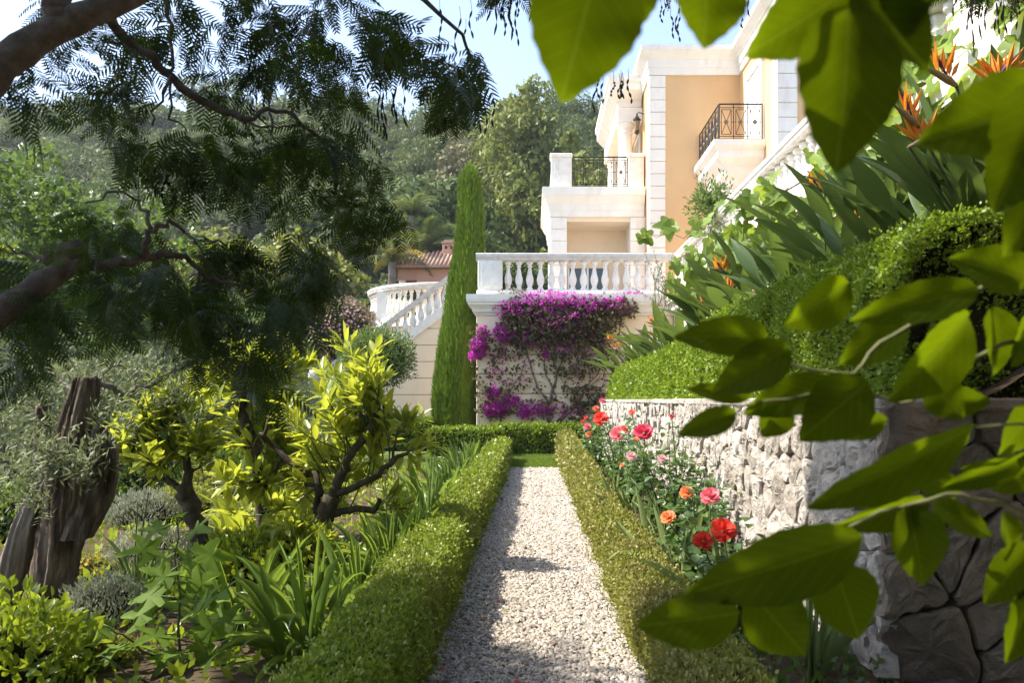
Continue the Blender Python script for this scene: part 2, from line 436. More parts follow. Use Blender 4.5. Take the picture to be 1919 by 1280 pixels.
tag(sheet('garden_bed', -7.5, -.46, -2, 14.6, .006, mt['soil'], 30, 40, .012), 'dark soil of the planted bed beside the path', 'soil', kind='structure')
tag(sheet('rose_bed', .46, 1.66, -2, 17.4, .006, mt['soil'], 6, 40, .01), 'dark soil of the rose bed below the stone wall', 'soil', kind='structure')
tag(sheet('path', -.53, .54, -2, 14.95, .016, mt['gravelbed'], 6, 60, .004), 'pale gravel garden path running to the lawn', 'path', kind='structure')
tag(sheet('lawn', -7.0, 1.62, 14.9, 19.9, .011, mt['lawn'], 20, 12, .006), 'mown lawn strip at the end of the path', 'lawn', kind='structure')

# loose gravel: real pebbles, larger share near the eye
def gravel():
    ys_, n = [], 0
    k = 48000
    u = rng.random(k)
    y = 2.6 + (14.9 - 2.6) * u**1.75
    x = rng.uniform(-.50, .51, k) + rng.normal(0, .012, k)
    s = (.0078 + .0040 * rng.random(k)) * np.clip(.62 + y * .085, 1, 1.9) * (1 + .5 * (rng.random(k) < .06))
    tv = np.array([(-1, -1, -.55), (1, -.8, -.6), (.9, 1, -.5), (-.9, .9, -.6), (-.62, -.55, .55), (.6, -.7, .45), (.7, .6, .6), (-.5, .62, .5)], float)
    tf = [(0, 1, 5, 4), (1, 2, 6, 5), (2, 3, 7, 6), (3, 0, 4, 7), (4, 5, 6, 7)]
    a = rng.uniform(0, 6.28, k); ca, sa = np.cos(a), np.sin(a)
    tilt = rng.normal(0, .35, (k, 2))
    M = np.zeros((k, 3, 3))
    sx = s * rng.uniform(.7, 1.35, k); sy = s * rng.uniform(.6, 1.1, k); sz = s * rng.uniform(.45, .85, k)
    M[:, 0, 0] = ca*sx; M[:, 1, 0] = sa*sx; M[:, 2, 0] = tilt[:, 0]*sx
    M[:, 0, 1] = -sa*sy; M[:, 1, 1] = ca*sy; M[:, 2, 1] = tilt[:, 1]*sy
    M[:, 2, 2] = sz; M[:, 0, 2] = -tilt[:, 0]*sz*ca; M[:, 1, 2] = -tilt[:, 1]*sz*sa
    T = np.stack([x, y, np.full(k, .020) + sz * .3 + rng.random(k) * .008], 1)
    m, nt, b = base_mat('gravel_stone')
    geo = N(nt, 'ShaderNodeNewGeometry')
    c = ramp(nt, geo.outputs['Random Per Island'], [(0, (.15, .125, .10)), (.18, (.28, .242, .205)), (.6, (.39, .342, .292)), (1, (.51, .458, .40))])
    nt.links.new(c, b.inputs['Base Color']); b.inputs['Roughness'].default_value = .9; b.inputs['Specular IOR Level'].default_value = .2
    o = link('gravel', scatter_mesh('gravel', tv, tf, M, T, m))
    tag(o, 'loose pale gravel stones covering the garden path', 'gravel', kind='stuff')
gravel()

# planted bank behind the stone wall
mb = MB()
by = np.linspace(3.72, 20.2, 34); bx = np.linspace(1.72, 3.56, 9)
for y in by:
    for i, x in enumerate(bx):
        t = (x - 1.72) / 1.84
        mb.v.append((x, y, 1.22 + .95 * t * t * (3 - 2*t) + random.uniform(-.03, .03)))
mb.f = [(j*9+i, j*9+i+1, (j+1)*9+i+1, (j+1)*9+i) for j in range(len(by)-1) for i in range(8)]
tag(mb.build('bank', mt['soil'], smooth=True), 'earth bank between the stone wall and the terrace', 'bank', kind='structure')

# ------------------------------------------------------------------ rubble stone wall
def clip(poly, p, q):
    """keep the side of the bisector of p,q nearer p"""
    mx, my = (p[0]+q[0])/2, (p[1]+q[1])/2; dx, dy = q[0]-p[0], q[1]-p[1]
    out = []
    for i in range(len(poly)):
        a, b = poly[i], poly[(i+1) % len(poly)]
        da = (a[0]-mx)*dx + (a[1]-my)*dy; db = (b[0]-mx)*dx + (b[1]-my)*dy
        if da <= 0: out.append(a)
        if (da < 0) != (db < 0) and abs(da-db) > 1e-12:
            t = da/(da-db); out.append((a[0]+(b[0]-a[0])*t, a[1]+(b[1]-a[1])*t))
    return out

def cells(u0, u1, v0, v1, su, sv, jit, seed, grow=None):
    r = random.Random(seed); pts = []
    v = v0; row = 0
    u_of = lambda i, row, s: u0 + (i + (.5 if row % 2 else 0)) * s
    rows = max(1, round((v1-v0)/sv)); hh = (v1-v0)/rows
    for row in range(rows):
        u = u0 + (r.random()) * su * .6
        while u < u1:
            s = su * (grow(u) if grow else 1)
            pts.append((u + r.uniform(-jit, jit)*s, v0 + (row+.5)*hh + r.uniform(-jit, jit)*hh))
            u += s * r.uniform(.65, 1.4)
    out = []
    for p in pts:
        near = sorted((q for q in pts if q is not p and abs(q[0]-p[0]) < su*5), key=lambda q: (q[0]-p[0])**2+(q[1]-p[1])**2)[:18]
        poly = [(u0, v0), (u1, v0), (u1, v1), (u0, v1)]
        for q in near:
            poly = clip(poly, p, q)
            if len(poly) < 3: break
        if len(poly) >= 3: out.append(poly)
    return out

def stone_geo(poly, mapf, r, gap=.008, depth=.05, fine=True):
    # resample edges, wobble, round
    pts = []
    for i in range(len(poly)):
        a, b = poly[i], poly[(i+1) % len(poly)]
        L = math.hypot(b[0]-a[0], b[1]-a[1])
        k = max(1, min(7, int(L/.045))) if fine else 1
        for j in range(k):
            t = (j + .5) / k
            w = .010 if fine else 0
            pts.append((a[0]+(b[0]-a[0])*t + r.uniform(-w, w), a[1]+(b[1]-a[1])*t + r.uniform(-w, w)))
    if len(pts) < 4: pts = poly
    n = len(pts)
    c = (sum(p[0] for p in pts)/n, sum(p[1] for p in pts)/n)
    tu, tv_ = r.uniform(-.12, .12), r.uniform(-.12, .12)
    base = depth * r.uniform(.55, 1.25)
    vs, fs = [], []
    rings = [(1.0, -.05), (.99, base*.5), (.94, base*.9), (.80, base*1.0), (.58, base*1.1), (.32, base*1.12)] if fine else [(1.0, -.05), (.93, base)]
    for s, d in rings:
        for p in pts:
            dx, dy = p[0]-c[0], p[1]-c[1]; L = max(1e-4, math.hypot(dx, dy))
            k = max(.3, (L-gap)/L) * s
            jit = r.uniform(-.006, .006) + .007*math.sin(31*p[0]*s+9*p[1]+base*200) * math.cos(23*p[1]*s + base*90) if d > 0 else 0
            vs.append(mapf(c[0]+dx*k, c[1]+dy*k, d + jit + (tu*dx + tv_*dy if d > 0 else 0)))
    vs.append(mapf(c[0], c[1], base*1.1 + r.uniform(-.01, .012)))
    for q in range(len(rings)-1):
        for i in range(n):
            j = (i+1) % n
            fs.append((q*n+i, q*n+j, (q+1)*n+j, (q+1)*n+i))
    q = len(rings)-1
    for i in range(n):
        fs.append((q*n+i, q*n+(i+1) % n, len(vs)-1))
    return vs, fs

WX, WY0, WY1, WZ = 1.62, 3.66, 19.0, 1.30
sw = thing('stone_wall', 'long grey rubble stone retaining wall behind the roses', 'wall', (WX, WY0, 0))
MB().box(WX+.03, WX+.34, WY0+.03, WY1, -.1, WZ-.05).box(WX+.34, 5.2, WY0+.03, WY0+.4, -.1, WZ-.05).build('core', mt['mortar'], sw)
r_ = random.Random(3)
lit = cells(WY0-.02, WY1, 0, WZ, .20, .19, .40, 11)
lit.sort(key=lambda p: sum(q[0] for q in p)/len(p))
far = MB()
for i, poly in enumerate(lit):
    near = i < 225
    vs, fs = stone_geo(poly, lambda u, v, d: (WX - d, u, v), r_, .005, .030, fine=near)
    fs = [f[::-1] for f in fs]
    if near: MB().add(vs, fs).build('stone', mt['stone'], sw, fix=True)
    else: far.add(vs, fs)
fo = far.build('far_stones', mt['stone'], sw, fix=True); fo['kind'] = 'stuff'
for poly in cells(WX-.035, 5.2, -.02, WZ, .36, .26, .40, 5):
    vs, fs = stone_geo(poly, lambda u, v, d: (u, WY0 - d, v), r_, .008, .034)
    MB().add(vs, fs).build('stone', mt['shadestone'], sw, fix=True)
y = WY0 - .02
k = 0
while y < WY1:                                          # flat cap stones
    L = r_.uniform(.5, .9)
    MB().bbox(WX-.045+r_.uniform(-.008, .008), WX+.33, y+.006, min(WY1, y+L)-.006, WZ-.048, WZ+.012+r_.uniform(-.004, .004), .012).build('cap_stone', mt['stone'], sw)
    y += L
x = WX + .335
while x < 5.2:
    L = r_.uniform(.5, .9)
    MB().bbox(x+.006, min(5.2, x+L)-.006, WY0-.045, WY0+.4, WZ-.048, WZ+.010, .012).build('cap_stone', mt['shadestone'], sw)
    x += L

# ------------------------------------------------------------------ terrace
TY, TX, TZ = 19.9, -1.43, 3.93
ter = thing('terrace', 'cream rendered terrace wall with horizontal joints under the balustrade', 'terrace', (1, TY, 0))
MB().box(TX+.02, 14, TY+.03, 40, -.2, 3.42).box(3.52, 14, 3.0, TY+.03, -.2, 3.42).build('core', mt['joint'], ter)
zt = 3.42
for k in range(8):
    z1 = zt - .49*k - (.011 if k else 0); z0 = max(-.1, zt - .49*(k+1) + .011)
    if z1 <= z0: break
    MB().bbox(TX, 3.49, TY, 23.52, z0, z1, .012).build('wall_course', mt['cream'], ter)
    MB().bbox(3.495, 3.9, 3.02, TY-.005, z0, z1, .012).build('wall_course', mt['cream'], ter)
cor = [(-.4, 3.421), (.03, 3.421), (.04, 3.46), (.09, 3.50), (.11, 3.57), (.17, 3.655), (.20, 3.67), (.20, 3.715), (.225, 3.73), (.24, 3.80), (.24, 3.925), (-.4, 3.925)]
MB().sweep(cor, [(TX, 24.0), (TX, TY), (3.50, TY), (3.50, 3.0)]).build('cornice', mt['white'], ter, fix=True)
MB().box(TX+.1, 14, TY+.35, 40, 3.43, TZ).box(3.85, 14, 3.0, TY+.35, 3.43, TZ).build('floor', mt['paving'], ter)

BAL_H = .75
bal_prof = [(.086, 0), (.086, .045), (.070, .055), (.060, .085), (.052, .10), (.060, .125), (.085, .20), (.098, .265), (.090, .33), (.062, .43), (.045, .53), (.040, .585), (.058, .60), (.058, .62), (.044, .635), (.060, .665), (.084, .68), (.084, BAL_H)]
bal_me = MB().lathe(bal_prof, n=14).mesh('baluster', mt['marble'], True)
def bal(parent, loc, sc=1.0, name='baluster', w=1.0):
    o = bpy.data.objects.new(name, bal_me); COL.objects.link(o)
    o.matrix_basis = Matrix.Translation(loc) @ Matrix.Rotation(random.uniform(0, 6), 4, 'Z') @ Matrix.Diagonal((w, w, sc, 1))
    return attach(o, parent)

rail_prof = [(-.13, 0), (.13, 0), (.15, .03), (.15, .07), (.17, .09), (.17, .16), (.15, .18), (-.15, .18), (-.17, .16), (-.17, .09), (-.15, .07), (-.15, .03)]
def pier(parent, x0, x1, y0, y1, z0, z1):
    m = MB().bbox(x0, x1, y0, y1, z0, z1, .012).build('pier', mt['marble'], parent)
    w, h = (x1-x0), (z1-z0)
    MB().bbox(x0+.07, x1-.07, y0-.012, y0+.02, z0+.08, z1-.06, .010).build('panel', mt['marble'], m)
    MB().bbox(x0-.012, x0+.02, y0+.07, y1-.07, z0+.08, z1-.06, .010).build('panel', mt['marble'], m)
    return m

PZ0, PZ1, RZ = TZ, 4.06, 4.81
b1 = thing('balustrade', 'weathered white stone balustrade along the front of the terrace above the bougainvillea', 'balustrade', (1, TY, TZ))
MB().bbox(TX+.005, 3.62, TY+.005, TY+.40, PZ0, PZ1, .015).build('plinth', mt['marble'], b1)
pier(b1, TX+.04, TX+.64, TY+.03, TY+.37, PZ1, RZ)
x = TX + .79
while x < 3.25:
    bal(b1, (x, TY+.20, PZ1)); x += .2715
MB().sweep([(o_, RZ+z_) for o_, z_ in rail_prof], [(TX-.02, TY+.20), (3.70, TY+.20)]).build('top_rail', mt['coping'], b1, fix=True)

b2 = thing('balustrade', 'long balustrade receding above the bird of paradise bank at the terrace edge', 'balustrade', (3.68, 12, TZ))
MB().bbox(3.50, 3.88, 3.0, TY-.05, PZ0, PZ1-.004, .015).build('plinth', mt['marble'], b2)
for yy in (6.45, 12.9, 19.55):
    pier(b2, 3.52, 3.86, yy-.24, yy+.24, PZ1-.003, RZ)
y = 3.2
while y < 19.2:
    if min(abs(y-q) for q in (6.45, 12.9)) > .33: bal(b2, (3.69, y, PZ1-.003))
    y += .2715
MB().sweep([(o_, RZ+.003+z_) for o_, z_ in rail_prof], [(3.69, TY-.02), (3.69, 3.0)]).build('top_rail', mt['coping'], b2, fix=True)

# stair beside the terrace
SY = 23.55
zs = lambda x: 3.84 + .75 * (x + 2.6)
st = thing('garden_stair', 'cream garden staircase descending from the terrace behind the cypress', 'staircase', (-3.5, SY, 0))
def slab(poly, y0, y1):
    n = len(poly); m = MB()
    m.add([(x, y0, z) for x, z in poly] + [(x, y1, z) for x, z in poly],
          [tuple(range(n)), tuple(range(2*n-1, n-1, -1))] + [(i, i+n, (i+1) % n + n, (i+1) % n) for i in range(n)])
    return m
xs_of = lambda z: (z - 3.84) / .75 - 2.6
ztop = 3.42
slab([(xs_of(-.1)+.1, -.1), (TX-.02, -.1), (TX-.02, zs(TX)-.08), (-2.3, zs(-2.3)-.08)], SY+.02, SY+.25).build('core', mt['joint'], st, fix=True)
k = 0
while True:
    z1 = 4.4 - .49*k - .011; z0 = max(-.08, 4.4 - .49*(k+1) + .011)
    if z0 >= z1: break
    a0, a1 = xs_of(z0), xs_of(z1)
    x1 = TX - .03
    if a1 < x1 - .02:
        poly = [(a0, z0), (x1, z0), (x1, z1), (a1, z1)]
    else:
        poly = [(a0, z0), (x1, z0), (x1, zs(x1))]
    slab(poly, SY, SY+.24).build('wall_course', mt['cream'], st, fix=True)
    k += 1
L0, L1 = -6.6, -2.05
slab([(L0, zs(L0)), (L1, zs(L1)), (L1, zs(L1)+.30), (L0, zs(L0)+.30)], SY-.04, SY+.30).build('stringer', mt['marble'], st, fix=True)
for i in range(18):
    x1 = -1.7 - i*.26; z1 = TZ - i*.195
    if z1 < .1: break
    MB().box(x1-.26, x1, SY+.31, SY+2.0, max(-.1, z1-.6), z1).build('step', mt['paving'], st)
sb = thing('balustrade', 'sloping balustrade of the garden staircase left of the cypress', 'balustrade', (-3.5, SY+.1, 3))
slab([(L0, zs(L0)+.93), (L1, zs(L1)+.93), (L1, zs(L1)+1.10), (L0, zs(L0)+1.10)], SY-.03, SY+.29).build('top_rail', mt['coping'], sb, fix=True)
x = L1 - .12
while x > L0 + .2:
    bal(sb, (x, SY+.12, zs(x)+.29), .87); x -= .235
MB().lathe([(.0, 0), (.16, .01), (.20, .10), (.20, .25), (.14, .36), (.0, .40)], (L0+.1, SY+.12, zs(L0)+1.0), 14).build('end_scroll', mt['marble'], sb, smooth=True)

cb = thing('balustrade', 'curved balustrade of the round landing beyond the garden staircase', 'balustrade', (-2.9, 28.4, 3.8))
ccx, ccy, cr = -2.9, 28.4, 2.8
ang = [R(a) for a in range(285, 128, -5)]
pathc = [(ccx + cr*math.cos(a), ccy + cr*math.sin(a)) for a in ang]
pathc = pathc[::-1]
MB().sweep([(o_, 4.90+z_) for o_, z_ in rail_prof], pathc).build('top_rail', mt['coping'], cb, fix=True)
MB().sweep([(-.2, 3.70), (.2, 3.70), (.2, 3.95), (-.2, 3.95)], pathc).build('plinth', mt['marble'], cb, fix=True)
a = 282
while a > 130:
    if abs(a-222) > 4: bal(cb, (ccx+cr*math.cos(R(a)), ccy+cr*math.sin(R(a)), 3.95), 1.27)
    a -= 4.9
q = Vector((ccx+cr*math.cos(R(222)), ccy+cr*math.sin(R(222)), 0))
MB().box(q.x-.2, q.x+.2, q.y-.2, q.y+.2, 3.951, 4.9).build('pier', mt['marble'], cb)
MB().lathe([(2.86, -.2), (2.86, 3.69), (.5, 3.69)], (ccx, ccy, 0), 40).build('landing_wall', mt['cream'], cb, smooth=False)

# ------------------------------------------------------------------ villa
HX, HY, WGX, WGY = 3.34, 23.0, 5.93, 19.4
vil = thing('villa', 'apricot villa with white quoins and cornices above the terrace', 'house', (8, 26, TZ))
wl = MB().box(HX+.03, 14, HY+.03, 33, TZ-.02, 10.75).box(WGX+.03, 14, WGY+.03, HY+.03, TZ-.02, 10.75).build('wall', mt['apricot'], vil)
def quoins(cx, cy, z0, z1, w=.47, dy=.40):
    n = round((z1-z0)/.355); h = (z1-z0)/n
    for i in range(n):
        MB().bbox(cx, cx+w, cy, cy+dy, z0+i*h+.008, z0+(i+1)*h-.008, .010).build('quoin', mt['white'], vil)
quoins(HX, HY, TZ, 10.70); quoins(WGX, WGY, TZ, 10.70, .50, .42)
mcor = [(-.3, 10.70), (.025, 10.70), (.025, 10.88), (.06, 10.91), (.06, 11.10), (.10, 11.14), (.12, 11.18), (.24, 11.31), (.27, 11.33), (.27, 11.47), (-.3, 11.47)]
MB().sweep(mcor, [(HX, 33), (HX, HY), (WGX, HY), (WGX, WGY), (14, WGY)]).build('cornice', mt['white'], vil, fix=True)
rf = MB()
rf.add([(HX-.25, HY-.25, 11.475), (14, HY-.25, 11.475), (14, 33.2, 11.475), (HX-.25, 33.2, 11.475), (7.5, 28, 12.9), (14, 28, 12.9)],
       [(0, 1, 5, 4), (2, 3, 4, 5), (3, 0, 4), (1, 2, 5)])
rf.add([(WGX-.25, WGY-.25, 11.478), (14, WGY-.25, 11.478), (14, HY+2, 11.478), (WGX-.25, HY+2, 11.478), (10, 21.5, 12.6), (14, 21.5, 12.6)], [(0, 1, 5, 4), (2, 3, 4, 5), (3, 0, 4), (1, 2, 5)])
rf.build('roof', mt['terracotta'], vil)
# balcony door on the wing, reveals and leaf
dr = MB().bbox(WGX-.012, WGX+.05, 20.72, 21.98, 8.05, 10.12, .01).build('door', mt['doorwhite'], vil)
for y0, y1, z0, z1 in ((20.55, 20.72, 8.05, 10.30), (21.98, 22.15, 8.05, 10.30), (20.72, 21.98, 10.12, 10.30)):
    MB().bbox(WGX-.07, WGX+.05, y0, y1, z0, z1, .012).build('door_frame', mt['white'], dr)
for zz in (8.2, 9.15):
    MB().bbox(WGX-.03, WGX, 20.85, 21.85, zz, zz+.8, .015).build('door_panel', mt['doorwhite'], dr)
# wing balcony
bx0, by0 = 4.62, 20.40
bprof = [(-.75, 6.78), (-.62, 6.78), (-.60, 6.92), (-.52, 6.97), (-.48, 7.10), (-.36, 7.20), (-.34, 7.38), (-.27, 7.44), (-.15, 7.56), (-.12, 7.60), (-.12, 7.76), (-.04, 7.82), (0, 7.86), (0, 8.0), (-.75, 8.0)]
MB().sweep(bprof, [(bx0, HY+.02), (bx0, by0), (WGX+.02, by0)]).box(bx0+.7, WGX+.02, by0+.7, HY+.02, 6.80, 7.985).build('balcony_slab', mt['white'], vil, fix=True)

def bars(m, p0, p1, r=.011): m.tube([p0, p1], r, 5)
def iron_rail(parent, a, b, z0, z1, n, name='railing'):
    """wrought-iron rail from plan point a to b with n crossed panels and rosettes"""
    a, b = Vector((*a, 0)), Vector((*b, 0)); d = (b-a); L = d.length; d.normalize()
    m = MB(); pt = lambda s, z: Vector((a.x+d.x*s, a.y+d.y*s, z))
    for z, r in ((z1, .022), (z1-.09, .010), (z0+.05, .014), (z0+.12, .010)):
        bars(m, pt(0, z), pt(L, z), r)
    w = L/n
    for i in range(n+1):
        bars(m, pt(i*w, z0), pt(i*w, z1), .018 if i in (0, n) else .012)
    zc = (z0+.12+z1-.09)/2
    for i in range(n):
        s0, s1 = i*w+w*.16, (i+1)*w-w*.16; q0, q1 = z0+.17, z1-.14
        for u0, v0, u1, v1 in ((s0, q0, s1, q0), (s1, q0, s1, q1), (s1, q1, s0, q1), (s0, q1, s0, q0), (s0, q0, s1, q1), (s0, q1, s1, q0)):
            bars(m, pt(u0, v0), pt(u1, v1), .009)
        bars(m, pt(i*w, zc), pt(s0, zc), .008); bars(m, pt(s1, zc), pt((i+1)*w, zc), .008)
    o = m.build(name, mt['iron'], parent)
    for i in range(n):
        c = pt((i+.5)*w, zc); nv = Vector((d.y, -d.x, 0))
        MB().tube([c-nv*.02, c+nv*.0, c+nv*.028], [.05, .062, .03], 10).build('rosette', mt['rosette'], o, smooth=True)
    return o
iron_rail(vil, (4.79, 20.56), (5.90, 20.56), 8.0, 8.95, 3)
iron_rail(vil, (4.79, 22.98), (4.79, 20.60), 8.0, 8.95, 6)
# portico below the upper balcony
PY = 24.0
MB().box(.52, 1.0, PY+.03, 28.4, TZ-.01, 6.84).box(2.94, HX+.1, PY+.03, 28.4, TZ-.01, 6.84).build('portico_pier', mt['white'], vil)
quoins(.50, PY, TZ, 6.83, .50, .4); quoins(2.92, PY, TZ, 6.83, .44, .4)
MB().box(.99, 2.95, 25.4, 25.7, TZ-.01, 6.84).box(.6, HX, PY+.06, 28.4, 6.7, 7.60).build('portico_wall', mt['cream'], vil)
gd = MB().box(1.08, 2.35, 25.36, 25.42, TZ, 5.5).build('glass_door', mt['glass'], vil)
for x in (1.08, 1.69, 2.30): MB().box(x, x+.06, 25.33, 25.36, TZ, 5.5).build('mullion', mt['doorwhite'], gd)
pcor = [(-.5, 6.83), (.02, 6.83), (.02, 7.0), (.05, 7.03), (.05, 7.18), (.09, 7.22), (.11, 7.25), (.20, 7.42), (.24, 7.45), (.24, 7.68), (-.5, 7.68)]
MB().sweep(pcor, [(.50, 28.5), (.50, PY), (HX-.003, PY)]).build('portico_cornice', mt['white'], vil, fix=True)
for x0, x1 in ((.53, 1.15), (2.86, HX-.01)):
    pr = MB().bbox(x0, x1, PY-.02, PY+.40, 7.683, 8.62, .012).build('parapet_pier', mt['marble'], vil)
    MB().bbox(x0-.04, x1+.02, PY-.06, PY+.44, 8.621, 8.74, .02).build('pier_cap', mt['marble'], pr)
    MB().bbox(x0+.09, x1-.07, PY-.032, PY, 7.80, 8.50, .01).build('panel', mt['marble'], pr)
MB().bbox(.53, .95, PY+.42, 28.3, 7.683, 8.3, .012).build('parapet', mt['marble'], vil)
iron_rail(vil, (1.16, PY+.1), (2.85, PY+.1), 7.72, 8.66, 4)
# upper loggia with columns
colp = [(.27, 0), (.27, .10), (.24, .13), (.235, .2), (.235, .5), (.205, 1.85), (.205, 1.90), (.235, 1.92), (.235, 1.96), (.21, 1.98), (.21, 2.05), (.28, 2.14), (.28, 2.22)]
for yy in (24.85, 28.4):
    cl = MB().lathe(colp, (2.86, yy, 7.685), 20).build('column', mt['white'], vil, smooth=False)
MB().bbox(2.58, HX+.02, 24.58, 29.1, 9.905, 10.34, .012).build('entablature', mt['white'], vil)
lcor = [(-.45, 10.34), (.03, 10.34), (.06, 10.38), (.06, 10.52), (.14, 10.58), (.30, 10.76), (.34, 10.80), (.34, 11.0), (.40, 11.05), (.40, 11.22), (-.45, 11.22)]
MB().sweep(lcor, [(2.66, 29.2), (2.66, 24.66), (HX-.01, 24.66)]).build('loggia_cornice', mt['white'], vil, fix=True)
MB().box(2.9, HX+.01, 24.9, 29.1, 10.345, 11.215).build('loggia_roof', mt['white'], vil)
for y0, y1 in ((24.9, 26.2), (26.9, 28.2)):
    lw = MB().bbox(HX-.05, HX+.02, y0, y1, 7.7, 9.7, .02).build('window_frame', mt['white'], vil)
    MB().box(HX-.058, HX-.05, y0+.14, y1-.14, 7.8, 9.56).build('pane', mt['glass'], lw)

ln = thing('wall_lantern', 'black iron lantern on the white side wall of the villa', 'lantern', (HX, 24.2, 9.7))
MB().tube([(HX+.02, 24.2, 10.0), (HX-.14, 24.2, 10.06), (HX-.2, 24.2, 10.0)], .014, 6).build('bracket', mt['iron'], ln)
MB().lathe([(.02, .62), (.03, .55), (.12, .44), (.13, .42), (.10, .40), (.09, .40), (.06, .06), (.09, .04), (.05, 0), (.0, -.04)][::-1], (HX-.2, 24.2, 9.40), 6).build('lantern_body', mt['iron'], ln)
MB().lathe([(.064, .10), (.094, .38)], (HX-.2, 24.2, 9.40), 6).build('pane', mt['rosette'], ln)
# ------------------------------------------------------------------ hedges
def hedge(name, label, st_, axis, mat, z0=0.0, lmin=.020, lk=.0042, cover=1.9, p=.36, rough_=.035, group=None, wl=.62):
    """st_: stations (s, c, halfwidth, height) along axis 'y' or 'x'"""
    st_ = np.array(st_, float)
    S = np.linspace(st_[0, 0], st_[-1, 0], max(8, int((st_[-1, 0]-st_[0, 0]) / .12)))
    C, Wd, Hh = (np.interp(S, st_[:, 0], st_[:, i]) for i in (1, 2, 3))
    tf_ = np.unique(np.concatenate([np.linspace(0, math.pi, 1500), math.pi/2 + np.sign(np.linspace(-1, 1, 801)) * np.abs(np.linspace(-1, 1, 801))**6 * 1.5, np.linspace(0, 1, 300)**6 * 1.5, math.pi - np.linspace(0, 1, 300)**6 * 1.5]))
    hx_, hz_ = np.sign(np.cos(tf_)) * np.abs(np.cos(tf_))**p, np.abs(np.sin(tf_))**p
    wm, hm = st_[:, 2].mean(), st_[:, 3].mean()
    arc = np.concatenate([[0], np.cumsum(np.hypot(np.diff(hx_)*wm, np.diff(hz_)*hm))]); arc /= arc[-1]
    th = np.interp(np.linspace(0, 1, 33), arc, tf_)
    def pos(s, t, shrink=0.0):
        c, w, h = np.interp(s, S, C), np.interp(s, S, Wd), np.interp(s, S, Hh)
        a = np.sign(np.cos(t)) * np.abs(np.cos(t))**p; b = np.abs(np.sin(t))**p
        u = c + a * np.maximum(.02, w - shrink); z = z0 + b * np.maximum(.02, h - shrink)
        return np.stack([u, s, z] if axis == 'y' else [s, u, z], 1)
    root = thing(name, label, 'hedge', tuple(pos(np.array([(S[0]+S[-1])/2]), np.array([1.57]))[0] * np.array([1, 1, 0]) + np.array([0, 0, z0])), group)
    # core
    core = MB(); nt_ = len(th)
    for s in S:
        q = pos(np.full(nt_, s), th, .055); q += (bumpy(q, 3.0) * .02)[:, None]
        core.v += [tuple(v) for v in q]
    core.f = [(i*nt_+k, i*nt_+k+1, (i+1)*nt_+k+1, (i+1)*nt_+k) for i in range(len(S)-1) for k in range(nt_-1)]
    core.f += [tuple(range(nt_)), tuple((len(S)-1)*nt_+k for k in range(nt_))]
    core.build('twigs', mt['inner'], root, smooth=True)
    # leaves
    per = Wd*2 + Hh*2
    mids = (S[1:]+S[:-1])/2
    dist = mids if axis == 'y' else np.full(len(mids), C.mean())
    L = np.maximum(lmin, lk * dist)
    dens = cover / (.5 * L * L * wl)
    cnt = dens * (per[1:]+per[:-1])/2 * np.diff(S)
    idx = np.repeat(np.arange(len(mids)), np.maximum(1, cnt.astype(int)))
    k = len(idx)
    s = S[idx] + rng.random(k) * (S[1]-S[0])
    tt = np.interp(rng.random(k), arc, tf_)
    q = pos(s, tt); e = 1e-3
    n1 = pos(s + e, tt) - q
    ar = np.interp(tt, tf_, arc)
    n2 = pos(s, np.interp(np.clip(ar + .02, 0, 1), arc, tf_)) - pos(s, np.interp(np.clip(ar - .02, 0, 1), arc, tf_))
    nr = unit(np.cross(n1, n2)); nr *= np.sign((nr * (q - pos(s, np.full(k, math.pi/2), .2) * 0 - np.stack([np.interp(s, S, C), s, np.full(k, z0 + .3*Hh.mean())] if axis == 'y' else [s, np.interp(s, S, C), np.full(k, z0 + .3*Hh.mean())], 1))).sum(1))[:, None]
    off = bumpy(q, 2.2) * rough_ + bumpy(q, 7.0) * rough_ * .7 - np.abs(rng.normal(0, .034, k)) + (rng.random(k) < .045) * rng.random(k) * .075
    q = q + nr * off[:, None]
    LL = L[idx] * rng.uniform(.7, 1.35, k)
    d = unit(nr * .75 + rand_unit(k) * 1.0 + np.array([0, 0, .45]))
    M = frames(d, unit(nr + rand_unit(k) * .75), LL, LL * wl)
    for send, sg, Le in ((S[0], -1, L[0]), (S[-1], 1, L[-1])):          # the two ends
        ke = int(cover / (.5*Le*Le*wl) * 2*np.interp(send, S, Wd)*np.interp(send, S, Hh))
        qe = pos(np.full(ke, send), np.interp(rng.random(ke), arc, tf_), 0)
        mid = np.array([np.interp(send, S, C), send, z0] if axis == 'y' else [send, np.interp(send, S, C), z0])
        qe = mid + (qe - mid) * np.sqrt(rng.random(ke))[:, None]
        ax = np.array([0, sg, 0.]) if axis == 'y' else np.array([sg, 0., 0])
        qe = qe + ax * (bumpy(qe, 5.0) * rough_ + .02 - np.abs(rng.normal(0, .03, ke)))[:, None]
        Lx = Le * rng.uniform(.7, 1.35, ke); de = unit(ax * .8 + rand_unit(ke) + np.array([0, 0, .45]))
        M = np.concatenate([M, frames(de, unit(ax + rand_unit(ke)*.75), Lx, Lx*wl)]); q = np.concatenate([q, qe])
    link('foliage', scatter_mesh('foliage', *QLEAF, M, q, mat), root)
    return root

